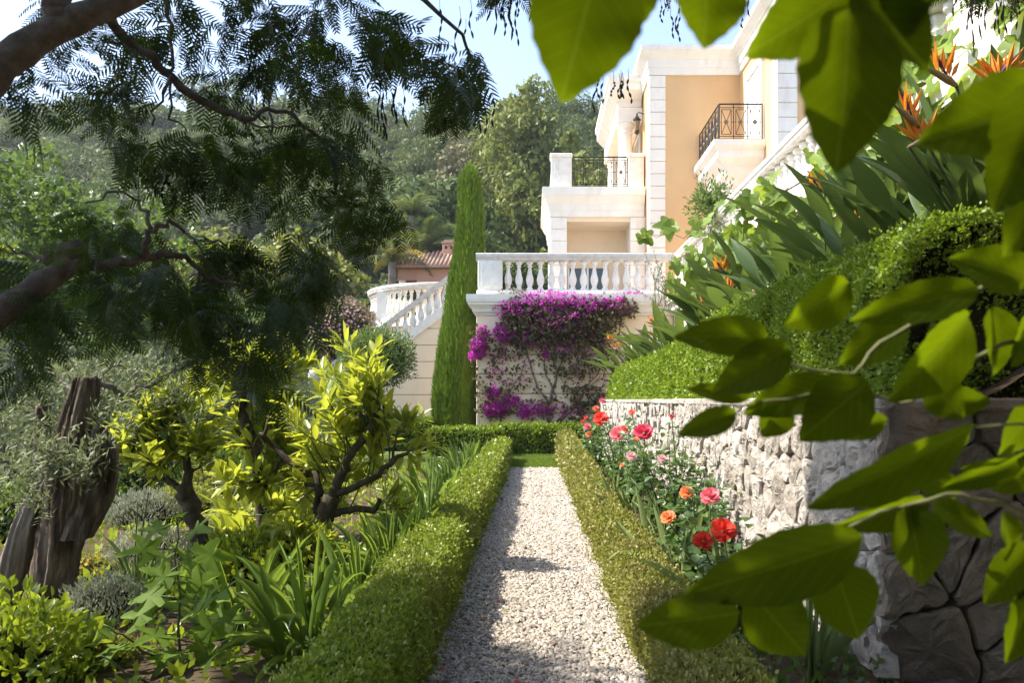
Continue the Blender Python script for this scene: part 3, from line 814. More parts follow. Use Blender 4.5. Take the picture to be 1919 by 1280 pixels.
hedge('box_hedge', 'low clipped green box hedge along the shaded side of the gravel path', [(2.3, -.675, .185, .40), (6, -.67, .18, .43), (11, -.67, .18, .46), (16.9, -.68, .19, .48)], 'y', mt['box'], rough_=.035)
hedge('box_hedge', 'low yellowish box hedge between the gravel path and the roses', [(2.3, .72, .20, .27), (5, .70, .19, .29), (9, .69, .17, .38), (13, .68, .17, .50), (17.0, .68, .17, .62)], 'y', mt['boxolive'], rough_=.03)
hedge('box_hedge', 'clipped hedge across the end of the lawn under the bougainvillea', [(-.95, 18.9, .32, .72), (1.5, 18.9, .32, .70)], 'x', mt['boxgreen'], lk=.0036)
hedge('box_hedge', 'short clipped hedge in front of the cypress foot', [(-2.35, 18.3, .30, .66), (-.75, 18.2, .30, .66)], 'x', mt['boxgreen'], lk=.0036)
hedge('box_hedge', 'clipped hedge at the foot of the staircase wall', [(-4.6, 20.6, .35, .85), (-2.7, 20.6, .35, .85)], 'x', mt['boxgreen'], lk=.0036)
hedge('clipped_hedge', 'tall rounded clipped hedge on top of the stone wall', [(3.85, 2.34, .58, .98), (6, 2.30, .55, 1.00), (8.6, 2.22, .52, .92), (9.4, 2.18, .48, .80), (12, 2.16, .44, .76), (15.5, 2.14, .42, .76), (17.6, 2.10, .38, .74), (18.3, 2.06, .30, .62)], 'y', mt['boxgreen'], z0=1.24, lmin=.026, lk=.0042, cover=2.2, p=.45, rough_=.05)
hedge('clipped_hedge', 'sunlit clipped hedge beyond the curved landing', [(-13.5, 33.5, .6, 4.4), (-6.2, 33.5, .6, 4.4)], 'x', mt['box'], lk=.0035, rough_=.06)
hedge('clipped_hedge', 'darker far hedge above the sunlit one beyond the landing', [(-15, 38, .7, 6.0), (-6.0, 38, .7, 6.0)], 'x', mt['boxdark'], lk=.0035, rough_=.06)

# lawn blades
k = 26000
x = np.where(rng.random(k) < .45, rng.uniform(-.6, .62, k), rng.uniform(-6.5, 1.5, k)); y = rng.uniform(14.85, 18.7, k)
d = unit(rand_unit(k) * .55 + np.array([0, 0, 1.0])); LL = rng.uniform(.035, .075, k)
o = link('grass', scatter_mesh('grass', [(-.5, 0, 0), (.5, 0, 0), (0, 1, .3)], [(0, 1, 2)], frames(d, rand_unit(k), LL, .010), np.stack([x, y, np.full(k, .01)], 1), mt['grass']))
tag(o, 'short green grass blades of the lawn', 'grass', kind='stuff')

# ------------------------------------------------------------------ strap-leaved plants
def blade_template(n=7, bend=1.0, wprof=None, keel=.18, twist=0):
    """strap leaf of length about 1 along y, bending over in -z(normal) direction"""
    vs, fs = [], []
    y = z = 0.0; a = 0.0
    for i in range(n+1):
        t = i/n
        w = (wprof(t) if wprof else (min(1, .55+t*3) * (1-t**3.2)**.8 + .02)) * .5
        vs += [(-w, y, z), (0, y, z-keel*w), (w, y, z)]
        a = -bend * (t**1.6) * 1.9
        y += math.cos(a)/n; z += math.sin(a)/n
    for i in range(n):
        b = i*3
        fs += [(b, b+1, b+4, b+3), (b+1, b+2, b+5, b+4)]
    return vs, fs
BL = {b: blade_template(7, b) for b in (.25, .6, .95, 1.25)}
BLME = {}
def blade_mesh(bend, mat):
    key = (bend, mat.name)
    if key not in BLME:
        me = MB().add(*BL[bend]).mesh('leaf', mat, True); BLME[key] = me
    return BLME[key]

def strap_clump(name, label, loc, n, L, W, mat, spread=.55, single=False, group=None, cat='plant', z=0.0, bends=(.25, .6, .95, 1.25), rad=.10, stalks=0):
    loc = Vector(loc)
    root = thing(name, label, cat, loc, group)
    byb = {b: [] for b in bends}
    for i in range(n):
        a = random.uniform(0, 6.283); lean = abs(random.gauss(0, spread)) + .06
        d = Vector((math.cos(a)*math.sin(lean), math.sin(a)*math.sin(lean), math.cos(lean)))
        up = Vector((-math.cos(a), -math.sin(a), .15 + lean))
        l = L * random.uniform(.6, 1.12); w = W * random.uniform(.75, 1.2)
        b0 = random.choice(bends[:2] if lean < .25 else bends[1:])
        p = loc + Vector((math.cos(a), math.sin(a), 0)) * random.uniform(0, rad)
        Mx = frames(np.array([d]), np.array([up]), l, w, l)[0]
        byb[b0].append((Mx, np.array(p)))
    for b0, lst in byb.items():
        if not lst: continue
        if single:
            for Mx, p in lst:
                o = bpy.data.objects.new('leaf', blade_mesh(b0, mat)); COL.objects.link(o)
                m4 = Matrix(Mx.tolist()).to_4x4(); m4.translation = p
                o.matrix_basis = m4
                attach(o, root)
        else:
            link('foliage', scatter_mesh('foliage', *BL[b0], np.array([m for m, _ in lst]), np.array([p for _, p in lst]), mat, True), root)
    for i in range(stalks):
        a = random.uniform(0, 6.28); h = L * random.uniform(1.2, 1.7)
        q = loc + Vector((math.cos(a)*.15*h, math.sin(a)*.15*h, h))
        MB().tube([loc, loc.lerp(q, .5)+Vector((0, 0, .03)), q], [.006, .005, .004], 5).build('flower_stalk', mt['stem'], root)
    return root

def on(px, py, Z=0.0):
    """point at height Z that shows at this photo pixel (below the horizon)"""
    Y = (EYE - Z) * F / (py - CY); return Vector(((px-CX)*Y/F, Y, Z))

# agapanthus beside the hedge: the near shaded clumps carry single leaves
strap_clump('agapanthus', 'large dark strap-leaved agapanthus clump in shade beside the near hedge', (-1.16, 4.1, 0), 78, .62, .030, mt['agapanthus'], .62, True, rad=.20)
strap_clump('agapanthus', 'dark agapanthus clump behind the fig sapling in shade', (-1.62, 4.45, 0), 48, .60, .030, mt['agapanthus'], .6, True, rad=.18)
strap_clump('agapanthus', 'dark agapanthus at the foot of the forked citrus trunk', (-1.06, 4.85, 0), 50, .55, .030, mt['agapanthus'], .55, True, rad=.15)
strap_clump('agapanthus', 'bright sunlit agapanthus clump right of the forked citrus trunk', (-1.04, 5.75, 0), 52, .58, .036, mt['agapanthus'], .5, True, rad=.16, stalks=1)
strap_clump('agapanthus', 'sunlit agapanthus clump behind the bright one, against the hedge', (-1.02, 6.8, 0), 50, .56, .036, mt['agapanthus'], .5, True, rad=.18)
for i, (xx, yy, lab) in enumerate([(-1.05, 7.9, 'agapanthus clump halfway along the shaded-side hedge'), (-1.15, 9.0, 'agapanthus clump under the reaching citrus limb'), (-1.0, 9.9, 'agapanthus clump past the middle of the hedge'),
                                   (-1.05, 11.0, 'agapanthus clump in the far third of the hedge row'), (-1.05, 12.1, 'agapanthus clump near the lawn end of the hedge row'), (-1.15, 13.2, 'agapanthus clump second from the lawn in the hedge row'), (-1.0, 14.3, 'last agapanthus clump before the lawn')]):
    strap_clump('agapanthus', 'pale green ' + lab, (xx, yy, 0), 70, .64, .042, mt['agapanthus'], .55, False, rad=.28, stalks=1)
# iris in the rose bed
IR = [(.98, 5.35, 14, 'grey-green iris fan below the orange roses'), (1.05, 6.3, 13, 'iris fan between the two groups of roses'), (.98, 7.2, 14, 'upright iris fan in front of the dark rose bush'),
      (.95, 8.1, 12, 'iris fan at the foot of the crimson rose'), (.96, 9.4, 10, 'small iris fan beneath the far roses'), (1.12, 4.35, 9, 'iris fan below the two red roses'), (1.30, 3.75, 10, 'tall iris fan against the shaded stone corner')]
for xx, yy, n, lab in IR:
    strap_clump('iris', lab, (xx, yy, 0), n, .62, .030, mt['iris'], .32, True, rad=.13, bends=(.25, .25, .6, 1.25))

# ------------------------------------------------------------------ roses
def rose_mesh(mat, petals=26, opening=1.0, seed=0):
    r = random.Random(seed); m = MB()
    for i in range(petals):
        t = i/petals
        a = i*2.39996; rr = .10 + .42*t**.8; lean = .15 + 1.15*t*opening
        w = .26 + .22*t; h = .42 + .16*(1-t)
        ca, sa = math.cos(a), math.sin(a)
        vs = []
        for iv in range(4):
            v = iv/3
            for iu in range(4):
                u = iu/3*2-1
                curl = .10*v*v*(1 if t > .4 else -.5) + r.uniform(-.015, .015)
                ang = u*w/(rr+.18)*(.45+.55*math.sin(math.pi*min(1, .25+v*.7)))
                rad = rr*(.35+.65*v) + math.sin(lean)*h*v*.85 + curl - abs(u)**2*.05*v
                z = -.1*t + math.cos(lean)*h*v + .04*math.cos(3*u)*v - .06*v*v*t + r.uniform(-.015, .015)
                vs.append((math.cos(a+ang)*rad, math.sin(a+ang)*rad, z+.05))
        fs = [(j*4+k, j*4+k+1, (j+1)*4+k+1, (j+1)*4+k) for j in range(3) for k in range(3)]
        m.add(vs, fs)
    return m.mesh('blossom', mat, True)
ROSE = {}
def rose_head(parent, p, size, colr, face=None):
    key = (colr, random.randrange(2))
    if key not in ROSE:
        ROSE[key] = rose_mesh(mt[colr], 18 if colr == 'rosered' else 28, 1.25 if colr == 'rosered' else 1.0, hash(key[1]) + len(colr))
    o = bpy.data.objects.new('blossom', ROSE[key]); COL.objects.link(o)
    f = (face or Vector((random.uniform(-.5, .2), -.75, .75))).normalized()
    o.matrix_basis = Matrix.Translation(p) @ f.to_track_quat('Z', 'Y').to_matrix().to_4x4() @ Matrix.Rotation(random.uniform(0, 6), 4, 'Z') @ Matrix.Diagonal((size, size, size, 1))
    attach(o, parent)

def rose_bush(label, base, blooms, spread=.28, nleaf=240, h=.75, leaf=.066):
    nleaf = int(nleaf*2.3)
    root = thing('rose_bush', label, 'rose bush', base)
    base = Vector(base); stems = MB(); tips = []
    for p, s, c in blooms:
        p = Vector(p); mid = base.lerp(p, .5) + Vector((random.uniform(-.06, .06), random.uniform(-.06, .06), .04))
        stems.tube([base + Vector((random.uniform(-.05, .05), random.uniform(-.05, .05), 0)), mid, p - Vector((0, 0, .02))], [.008, .006, .0045], 6)
        tips += [(mid, p)]
    for i in range(12):
        a = random.uniform(0, 6.28); q = base + Vector((math.cos(a)*spread*random.uniform(.3, 1), math.sin(a)*spread*1.3*random.uniform(.3, 1), h*random.uniform(.5, 1)))
        mid = base.lerp(q, .5)+Vector((0, 0, .05)); stems.tube([base, mid, q], [.008, .006, .003], 5); tips += [(mid, q), (base.lerp(mid, .4), mid)]
    stems.build('stems', mt['stem'], root, smooth=True)
    T, D = [], []
    for i in range(nleaf):
        a, b = random.choice(tips); t = random.random()
        p = a.lerp(b, t*.92) + Vector((random.gauss(0, .075), random.gauss(0, .075), random.gauss(0, .05)))
        T.append(p); o = (p - base); D.append((o.x + random.gauss(0, .3), o.y + random.gauss(0, .3), random.uniform(-.25, .25)))
    D = np.array(D); LL = rng.uniform(.7, 1.3, len(T)) * leaf
    M = frames(D, unit(np.array([-.2, -.35, 1.0]) + rand_unit(len(T)) * .55), LL, LL*.68)
    link('foliage', scatter_mesh('foliage', *LEAF6, M, np.array(T), mt['rose'], True), root)
    for p, s, c in blooms: rose_head(root, Vector(p), s, c)
    return root
def B(px, py, Y, sz_px, c): return (P(px, py, Y), sz_px*Y/F*.54, c)
rose_bush('near rose bush with two open red roses against the stone wall', (1.10, 4.55, 0), [B(1355, 994, 4.5, 54, 'rosered'), B(1318, 1014, 4.4, 42, 'rosered')], .22, 150, .5)
rose_bush('rose bush with two orange roses and one pink and white rose', (1.18, 5.4, 0), [B(1287, 924, 5.5, 30, 'roseorange'), B(1331, 931, 5.3, 40, 'rosepink'), B(1252, 971, 5.2, 32, 'roseorange')], .26, 170, .55)
rose_bush('dense dark-leaved rose bush with a crimson rose against the wall', (1.25, 7.3, 0), [B(1206, 811, 7.2, 40, 'rosecrimson'), B(1184, 773, 7.4, 15, 'rosecoral'), B(1259, 781, 6.8, 11, 'rosecrimson'), B(1183, 856, 7.0, 24, 'rosepale'), B(1170, 804, 7.6, 16, 'rosecoral'), B(1192, 824, 7.3, 12, 'roseorange')], .34, 420, .98)
rose_bush('small low rose bush with dark leaves between iris and wall', (1.30, 6.4, 0), [B(1240, 860, 6.5, 20, 'rosepale'), B(1166, 872, 6.7, 10, 'roseorange')], .28, 220, .72)
rose_bush('rose bush with a large pink rose behind the crimson one', (1.12, 9.2, 0), [B(1160, 813, 8.8, 38, 'rosepink')], .30, 260, .88)
rose_bush('tall far rose bush with a bright red rose near the wall end', (1.18, 11.2, 0), [B(1126, 784, 10.6, 32, 'rosered'), B(1129, 752, 10.8, 14, 'rosepink'), B(1117, 766, 10.8, 14, 'rosecoral')], .33, 300, 1.12)
rose_bush('farthest rose bush with small pink and salmon blooms', (1.0, 12.6, 0), [B(1101, 800, 12.0, 16, 'rosepink'), B(1104, 815, 12.0, 15, 'rosecoral'), B(1092, 790, 12.3, 9, 'rosered'), B(1098, 783, 12.6, 8, 'rosered')], .28, 220, .95)

# litter on the gravel
k = 90
x = rng.uniform(-.46, .47, k); y = 3.3 + 9*rng.random(k)**1.6; d = unit(rand_unit(k)*np.array([1, 1, .25])); LL = rng.uniform(.018, .045, k)
me = scatter_mesh('litter', *QLEAF, frames(d, unit(rand_unit(k)*.4 + np.array([0, 0, 1.])), LL, LL*.5), np.stack([x, y, np.full(k, .042)], 1), None)
mt['deadleaf'] = leafm('dead_leaf', (.10, .055, .025), (.26, .15, .06), (.2, .12, .04), .15, .8, .1, 3); me.materials.append(mt['deadleaf']); me.materials.append(mt['rosered']); me.materials.append(mt['box'])
me.polygons.foreach_set('material_index', rng.choice([0, 0, 0, 0, 1, 2, 2], k).astype(np.int32))
tag(link('litter', me), 'fallen leaves and petals scattered on the gravel path', 'litter', kind='stuff')
k = 700
x = np.where(rng.random(k) < .5, rng.normal(-.47, .03, k), rng.normal(.48, .03, k)); y = rng.uniform(3, 14.5, k); d = unit(rand_unit(k)*.6 + np.array([0, 0, 1.])); LL = rng.uniform(.03, .09, k)
tag(link('grass_tufts', scatter_mesh('grass_tufts', [(-.5, 0, 0), (.5, 0, 0), (0, 1, .3)], [(0, 1, 2)], frames(d, rand_unit(k), LL, .008), np.stack([x, y, np.full(k, .015)], 1), mt['grass'])), 'thin weeds and grass along the edges of the gravel', 'grass', kind='stuff')
# ------------------------------------------------------------------ citrus trees
def leafy(root, spots, n_per, L, wl, mat, spread, name='foliage', up=.35, tmpl=LEAF6, droop=0.0):
    """leaves in rosettes round each (point, direction)"""
    T, D, NN = [], [], []
    for p, d in spots:
        p = Vector(p); d = Vector(d).normalized()
        for i in range(n_per):
            a = random.uniform(0, 6.28)
            s = d.orthogonal().normalized(); s = (s*math.cos(a) + d.cross(s)*math.sin(a))
            out = (s * random.uniform(.5, 1.1) + d * random.uniform(.1, .9) + Vector((0, 0, up - droop*random.random()))).normalized()
            q = p + d * random.uniform(-spread, spread*.3) + out * L * .10 + Vector((random.gauss(0, .15), random.gauss(0, .15), random.gauss(0, .15))) * spread
            T.append(q); D.append(out); NN.append(Vector((0, 0, 1)) + s*.35 + d*.3)
    T, D, NN = np.array(T), np.array(D), np.array(NN)
    LL = rng.uniform(.65, 1.25, len(T)) * L
    M = frames(D, unit(unit(NN) + rand_unit(len(T)) * .4), LL, LL*wl)
    return link(name, scatter_mesh(name, *tmpl, M, T, mat, True), root)

def wobble(pts, k=3, amp=.02):
    out = []
    pts = [Vector(p) for p in pts]
    for i in range(len(pts)-1):
        for j in range(k):
            t = j/k
            q = pts[i].lerp(pts[i+1], t)
            out.append(q + (Vector((random.gauss(0, amp), random.gauss(0, amp), random.gauss(0, amp))) if (i or j) else Vector()))
    return out + [pts[-1]]
def taper(a, b, n): return [a + (b-a)*i/(n-1) for i in range(n)]

def limb(m, pts, r0, r1, amp=.012, n=9, k=3):
    w = wobble(pts, k, amp); rr = [r*random.uniform(.9, 1.12) for r in taper(r0, r1, len(w))]
    m.tube(w, rr, n); return w

def citrus(label, trunk, limbs, shoots, leaf=.16, per=11, n_extra=0, Yd=6):
    base = trunk[0][0]
    root = thing('citrus_tree', label, 'tree', base)
    m = MB(); pts = [p for p, _ in trunk]; w = wobble(pts, 4, .012)
    rr = np.interp(np.linspace(0, 1, len(w)), np.linspace(0, 1, len(trunk)), [r for _, r in trunk]) * rng.uniform(.92, 1.1, len(w))
    m.tube(w, list(rr), 12); m.build('trunk', mt['citrusbark'], root, smooth=True)
    spots = []
    for pts_, r0, r1 in limbs:
        mm = MB(); limb(mm, pts_, r0, r1); mm.build('limb', mt['citrusbark'], root, smooth=True)
    tw = MB()
    for a, b, k in shoots:
        a, b = Vector(a), Vector(b)
        for i in range(k):
            e = b + Vector((random.gauss(0, .10), random.gauss(0, .10), random.gauss(0, .08)))
            s0 = a + Vector((random.gauss(0, .03), random.gauss(0, .03), random.gauss(0, .03)))
            mid = s0.lerp(e, .5) + Vector((random.gauss(0, .03), random.gauss(0, .03), .02))
            tw.tube([s0, mid, e], [.006, .005, .003], 5)
            d = (e - mid)
            spots += [(e, d), (mid.lerp(e, .5), d), (mid, d)]
    tw.build('twigs', mt['stem'], root, smooth=True)
    leafy(root, spots, per, leaf, .33, mt['citrus'], .07, 'foliage', .25)
    return root

# forked tree nearest the hedge
Y1 = 6.2
q = lambda px, py, dy=0.0: P(px, py, Y1+dy)
citrus('forked citrus tree with dark pruned limbs nearest the gravel path',
       [(q(612, 1090), .085), (q(598, 1030), .075), (q(604, 985), .07), (q(622, 930), .065)],
       [([q(604, 1000), q(590, 960), q(598, 915), q(575, 905)], .03, .018), ([q(622, 935), q(640, 890), q(660, 850), q(690, 810), q(712, 765)], .045, .018),
        ([q(632, 925), q(680, 905), q(720, 880), q(765, 850)], .032, .014), ([q(625, 960), q(650, 960), q(700, 955), q(712, 935)], .032, .020),
        ([q(600, 930), q(590, 890, .1), q(560, 880, .15), q(500, 825, .2), q(485, 815, .2)], .034, .020), ([q(500, 828, .2), q(505, 790, .2), q(500, 760, .2)], .02, .012),
        ([q(725, 880), q(735, 850), q(745, 810)], .014, .007)],
       [(q(700, 800), q(690, 720, .1), 4), (q(690, 810), q(640, 745, .1), 4), (q(660, 850), q(610, 770, -.1), 4), (q(660, 850), q(650, 780, .2), 4), (q(712, 770), q(722, 712), 3), (q(745, 815), q(752, 795), 2),
        (q(760, 852), q(772, 838), 2), (q(735, 860), q(735, 775, .2), 3), (q(640, 890), q(600, 840, .3), 4), (q(690, 905), q(720, 820, .3), 4), (q(640, 890), q(560, 850, .3), 3), (q(620, 900), q(575, 800, .2), 3),
        (q(700, 955), q(745, 930), 2), (q(600, 1000), q(560, 985, -.2), 2), (q(575, 910), q(545, 940), 2), (q(640, 950), q(680, 870, .4), 3), (q(690, 800), q(600, 700, .3), 4), (q(720, 770), q(660, 690, .25), 4)], .15, 8)
# slim middle tree
Y2 = 7.2
q = lambda px, py, dy=0.0: P(px, py, Y2+dy)
citrus('slim middle citrus tree with tall leaning trunk between the other two',
       [(q(500, 1035), .085), (q(492, 990), .06), (q(490, 920), .055), (q(475, 840), .052), (q(452, 765), .045), (q(448, 700), .03)],
       [([q(490, 930), q(520, 880), q(530, 840)], .022, .01), ([q(478, 850), q(450, 820), q(440, 800)], .02, .01)],
       [(q(455, 770), q(445, 690), 5), (q(470, 820), q(490, 720), 5), (q(480, 860), q(530, 760, .2), 5), (q(475, 840), q(440, 800), 3), (q(490, 900), q(550, 830, .3), 5), (q(492, 930), q(560, 900, .2), 5), (q(490, 920), q(450, 890, -.2), 4),
        (q(490, 960), q(540, 960, -.2), 4), (q(490, 980), q(440, 960, .3), 4), (q(495, 1000), q(540, 1010, -.3), 3), (q(495, 1000), q(450, 1020, -.3), 3), (q(452, 740), q(420, 690, .2), 4), (q(450, 730), q(500, 670, .3), 5), (q(460, 760), q(540, 690, .4), 4)], .19, 10)
# tree nearest the old olive
Y3 = 6.0
q = lambda px, py, dy=0.0: P(px, py, Y3+dy)
citrus('small citrus tree with yellow-green tuft beside the old olive trunk',
       [(q(412, 1100), .09), (q(395, 1060), .07), (q(375, 1000), .068), (q(352, 935), .07), (q(345, 910), .06)],
       [([q(350, 915), q(352, 870), q(345, 840), q(330, 800), q(325, 785)], .035, .014), ([q(345, 925), q(325, 905), q(300, 895), q(265, 895)], .030, .013), ([q(355, 895), q(362, 880), q(378, 868)], .012, .007)],
       [(q(330, 800), q(320, 730), 5), (q(335, 820), q(345, 760), 4), (q(345, 850), q(365, 830), 4), (q(300, 895), q(270, 850), 4), (q(310, 890), q(290, 810), 4), (q(340, 850), q(305, 800, .1), 5), (q(270, 895), q(250, 830), 3), (q(320, 900), q(320, 850, -.1), 4), (q(250, 840), q(240, 790), 2), (q(300, 840), q(262, 800), 3), (q(378, 870), q(390, 840), 3)], .15, 9)

# ------------------------------------------------------------------ old olive trunk
def gnarled(m, pts, rads, n=64, rings=60, groove=.22, seed=1, flat=1.0):
    pts = [np.array(p) for p in pts]; t0 = np.linspace(0, 1, len(pts)); tt = np.linspace(0, 1, rings)
    C = np.stack([np.interp(tt, t0, [p[i] for p in pts]) for i in range(3)], 1)
    for _ in range(3): C[1:-1] = (C[:-2] + 2*C[1:-1] + C[2:]) / 4
    Rr = np.interp(tt, t0, rads)
    vs = []
    rr = random.Random(seed); ph = [rr.uniform(0, 6.28) for _ in range(8)]
    for i in range(rings):
        for k in range(n):
            a = 2*math.pi*k/n; z = tt[i]
            tw = a + .5*z + .25*math.sin(3*z+ph[6])
            g = .40*math.sin(3*tw+ph[0]+.8*z) + .35*math.sin(5*tw+ph[1]+1.3*math.sin(2.5*z+ph[2])) + .35*math.sin(9*tw+ph[3]) + .25*math.sin(14*tw+ph[4]+z*2) + .22*math.sin(23*tw+ph[7]+4*math.sin(3*z)) + .15*math.sin(31*tw+ph[2])
            g += .9*bumpy(np.array([[math.cos(tw)*1.1+seed, math.sin(tw)*1.1, z*1.6]]), 2.2)[0] + .5*bumpy(np.array([[math.cos(tw)*3, math.sin(tw)*3+seed, z*5]]), 2.0)[0]
            r = Rr[i]*(1 + groove*g*.62 + rr.uniform(-.025, .025))
            vs.append((C[i, 0]+math.cos(a)*r, C[i, 1]+math.sin(a)*r*flat, C[i, 2]))
    fs = [(i*n+k, i*n+(k+1) % n, (i+1)*n+(k+1) % n, (i+1)*n+k) for i in range(rings-1) for k in range(n)]
    top = len(vs); c = C[-1]; vs.append((c[0], c[1], c[2]-.06)); fs += [((rings-1)*n+k, (rings-1)*n+(k+1) % n, top) for k in range(n)]
    m.add(vs, fs)
YO = 4.9
q = lambda px, py, dy=0.0: P(px, py, YO+dy)
ol = thing('olive_tree', 'ancient split olive trunk leaning over the garden with sparse grey-green shoots', 'tree', q(75, 1190))
m = MB(); gnarled(m, [q(88, 1215), q(95, 1130), q(115, 1030), q(130, 940), q(140, 860), q(152, 780), q(165, 708)], [.125, .110, .118, .130, .115, .095, .07], seed=4, groove=.27); m.build('trunk', mt['olivebark'], ol, smooth=True)
m = MB(); gnarled(m, [q(-20, 1190, .1), q(25, 1080, .05), q(50, 985, .0), q(80, 915, .0), q(110, 850, .05)], [.10, .09, .08, .07, .045], seed=9, groove=.20); m.build('trunk', mt['paletrunk'], ol, smooth=True)
m = MB(); gnarled(m, [q(140, 1010, -.05), q(175, 940), q(195, 880), q(192, 830), q(180, 800)], [.10, .10, .09, .075, .04], seed=12, groove=.3, n=20, rings=26); m.build('burl', mt['olivebark'], ol, smooth=True)
m = MB(); gnarled(m, [q(75, 860, .4), q(80, 800, .4), q(82, 760, .4)], [.05, .05, .045], seed=2, n=14, rings=14); m.build('stub', mt['olivebark'], ol, smooth=True)
m = MB()
spots = []
def olimb(pts, r0, r1):
    w = limb(m, pts, r0, r1, .01, 7)
    for i in range(2, len(w)):
        for j in range(5):
            d = Vector((random.gauss(0, 1), random.gauss(0, 1), random.gauss(.2, .8))).normalized(); spots.append((w[i] + d*random.uniform(.02, .22), d))
olimb([q(160, 900, -.15), q(172, 850, -.2), q(205, 800, -.2)], .022, .010)
olimb([q(150, 905, -.2), q(148, 880, -.25), q(130, 870, -.3), q(90, 850, -.35), q(40, 820, -.4)], .018, .006)
olimb([q(190, 720), q(230, 735, .1), q(290, 715, .3), q(330, 690, .5)], .020, .008)
olimb([q(175, 710), q(200, 690, .2), q(250, 680, .5)], .016, .006)
olimb([q(150, 740), q(100, 700, .3), q(40, 690, .6)], .016, .006)
olimb([q(82, 770, .4), q(60, 720, .5), q(20, 730, .6)], .014, .006)
for cx_, cy_, rx_, ry_, n_, dy_ in ((70, 860, 90, 60, 90, -.35), (40, 760, 90, 60, 70, .3), (120, 690, 140, 40, 90, .5), (260, 700, 110, 45, 70, .6), (40, 930, 60, 40, 30, -.2), (215, 780, 40, 40, 22, .1), (330, 760, 60, 60, 30, .8)):
    for i in range(n_):
        a = q(cx_ + random.gauss(0, rx_*.5), cy_ + random.gauss(0, ry_*.5), dy_ + random.gauss(0, .25))
        d = Vector((random.gauss(0, 1), random.gauss(0, 1), random.gauss(.2, .8))).normalized(); spots.append((a, d))
m.build('shoots', mt['paletrunk'], ol, smooth=True)
leafy(ol, spots, 9, .055, .26, mt['olive'], .09, 'foliage', .15, QLEAF)

# ------------------------------------------------------------------ fig sapling
def lobed(lobes, n=5, depth=.55, cup=.12):
    """flat palmate leaf, stalk end at origin, main lobe along +y, with midrib fold"""
    out = []
    for i, (ang, L, w) in enumerate(lobes):
        d = (math.sin(ang), math.cos(ang)); s = (d[1], -d[0])
        out += [(d[0]*L*.62 - s[0]*w, d[1]*L*.62 - s[1]*w), (d[0]*L*.9 - s[0]*w*.55, d[1]*L*.9 - s[1]*w*.55), (d[0]*L, d[1]*L), (d[0]*L*.9 + s[0]*w*.55, d[1]*L*.9 + s[1]*w*.55), (d[0]*L*.62 + s[0]*w, d[1]*L*.62 + s[1]*w)]
        if i < len(lobes)-1:
            a2 = (ang + lobes[i+1][0])/2; rr = depth*min(L, lobes[i+1][1]); out.append((math.sin(a2)*rr, math.cos(a2)*rr))
    vs = [(0, 0, 0), (0, .34, -.015)]
    for x, y in out: vs.append((x, y, cup*abs(x) + .05*math.sin(7*x+5*y) - .18*max(0, y)**2))
    n_ = len(out)
    fs = [(1, 2+i, 3+i) for i in range(n_-1)] + [(0, 2, 1), (0, 1, 1+n_)]
    return vs, [f[::-1] for f in fs]
FIGL = lobed([(-1.9, .42, .10), (-.85, .78, .13), (0, 1.0, .15), (.85, .78, .13), (1.9, .42, .10)], depth=.62)
VINEL = lobed([(-2.3, .45, .20), (-1.15, .62, .20), (0, .80, .22), (1.15, .62, .20), (2.3, .45, .20)], depth=.78, cup=.16)
def solo_leaf(parent, me, p, d, nrm, s, name='leaf'):
    o = bpy.data.objects.new(name, me); COL.objects.link(o)
    m4 = Matrix(frames(np.array([tuple(d)]), np.array([tuple(nrm)]), s, s)[0].tolist()).to_4x4(); m4.translation = p
    o.matrix_basis = m4; return attach(o, parent)
fig_me = MB().add(*FIGL).mesh('leaf', mt['fig'], True)
YF = 3.9
q = lambda px, py, dy=0.0: P(px, py, YF+dy)
fg = thing('fig_sapling', 'slender fig sapling with large lobed green leaves in the near bed', 'plant', q(335, 1290))
stems = [[q(340, 1300), q(338, 1180), q(330, 1080), q(332, 975)], [q(345, 1300), q(290, 1230, -.1), q(230, 1190, -.15), q(190, 1170, -.15)], [q(380, 1300, .1), q(385, 1190, .1), q(388, 1120, .1)], [q(310, 1310, -.3), q(260, 1270, -.35), q(190, 1230, -.4)]]
m = MB()
for s in stems: m.tube(wobble(s, 3, .006), taper(.008, .004, len(wobble(s, 3, 0))), 6)
m.build('stem', mt['stem'], fg, smooth=True)
pet = MB()
FL = [(330, 975, 270, 1000, .10), (332, 985, 330, 950, .07), (333, 1000, 400, 985, .10), (334, 1030, 240, 1030, .13), (334, 1050, 420, 1030, .13), (333, 1080, 390, 1090, .13), (335, 1120, 260, 1115, .13), (337, 1130, 430, 1120, .12), (338, 1150, 220, 1150, .13), (338, 1170, 420, 1170, .13),
      (338, 1190, 270, 1190, .13), (338, 1200, 400, 1215, .13), (340, 1230, 260, 1260, .13), (340, 1235, 420, 1250, .13), (230, 1190, 170, 1170, .11), (240, 1195, 200, 1235, .11), (190, 1170, 150, 1190, .10), (290, 1225, 240, 1200, .11), (388, 1120, 440, 1100, .11), (386, 1140, 350, 1120, .1), (387, 1160, 450, 1160, .12), (260, 1270, 190, 1270, .13), (200, 1235, 150, 1250, .12), (330, 1270, 310, 1290, .13), (300, 1230, 330, 1250, .12),
      (338, 1095, 290, 1070, .11), (336, 1060, 300, 1085, .1), (339, 1215, 310, 1235, .12)]
for x0, y0, x1, y1, s in FL:
    a, b = q(x0, y0), q(x1, y1, random.uniform(-.25, .1)); mid = a.lerp(b, .45)
    d = (b - a).normalized() + Vector((0, random.uniform(-.5, .2), random.uniform(-.25, .05)))
    lf = solo_leaf(fg, fig_me, mid, d, Vector((random.uniform(-.3, .2), random.uniform(-1.1, -.6), .9)), s*1.4)
    MB().tube([a, mid], .003, 5).build('leaf_stalk', mt['stem'], fg)

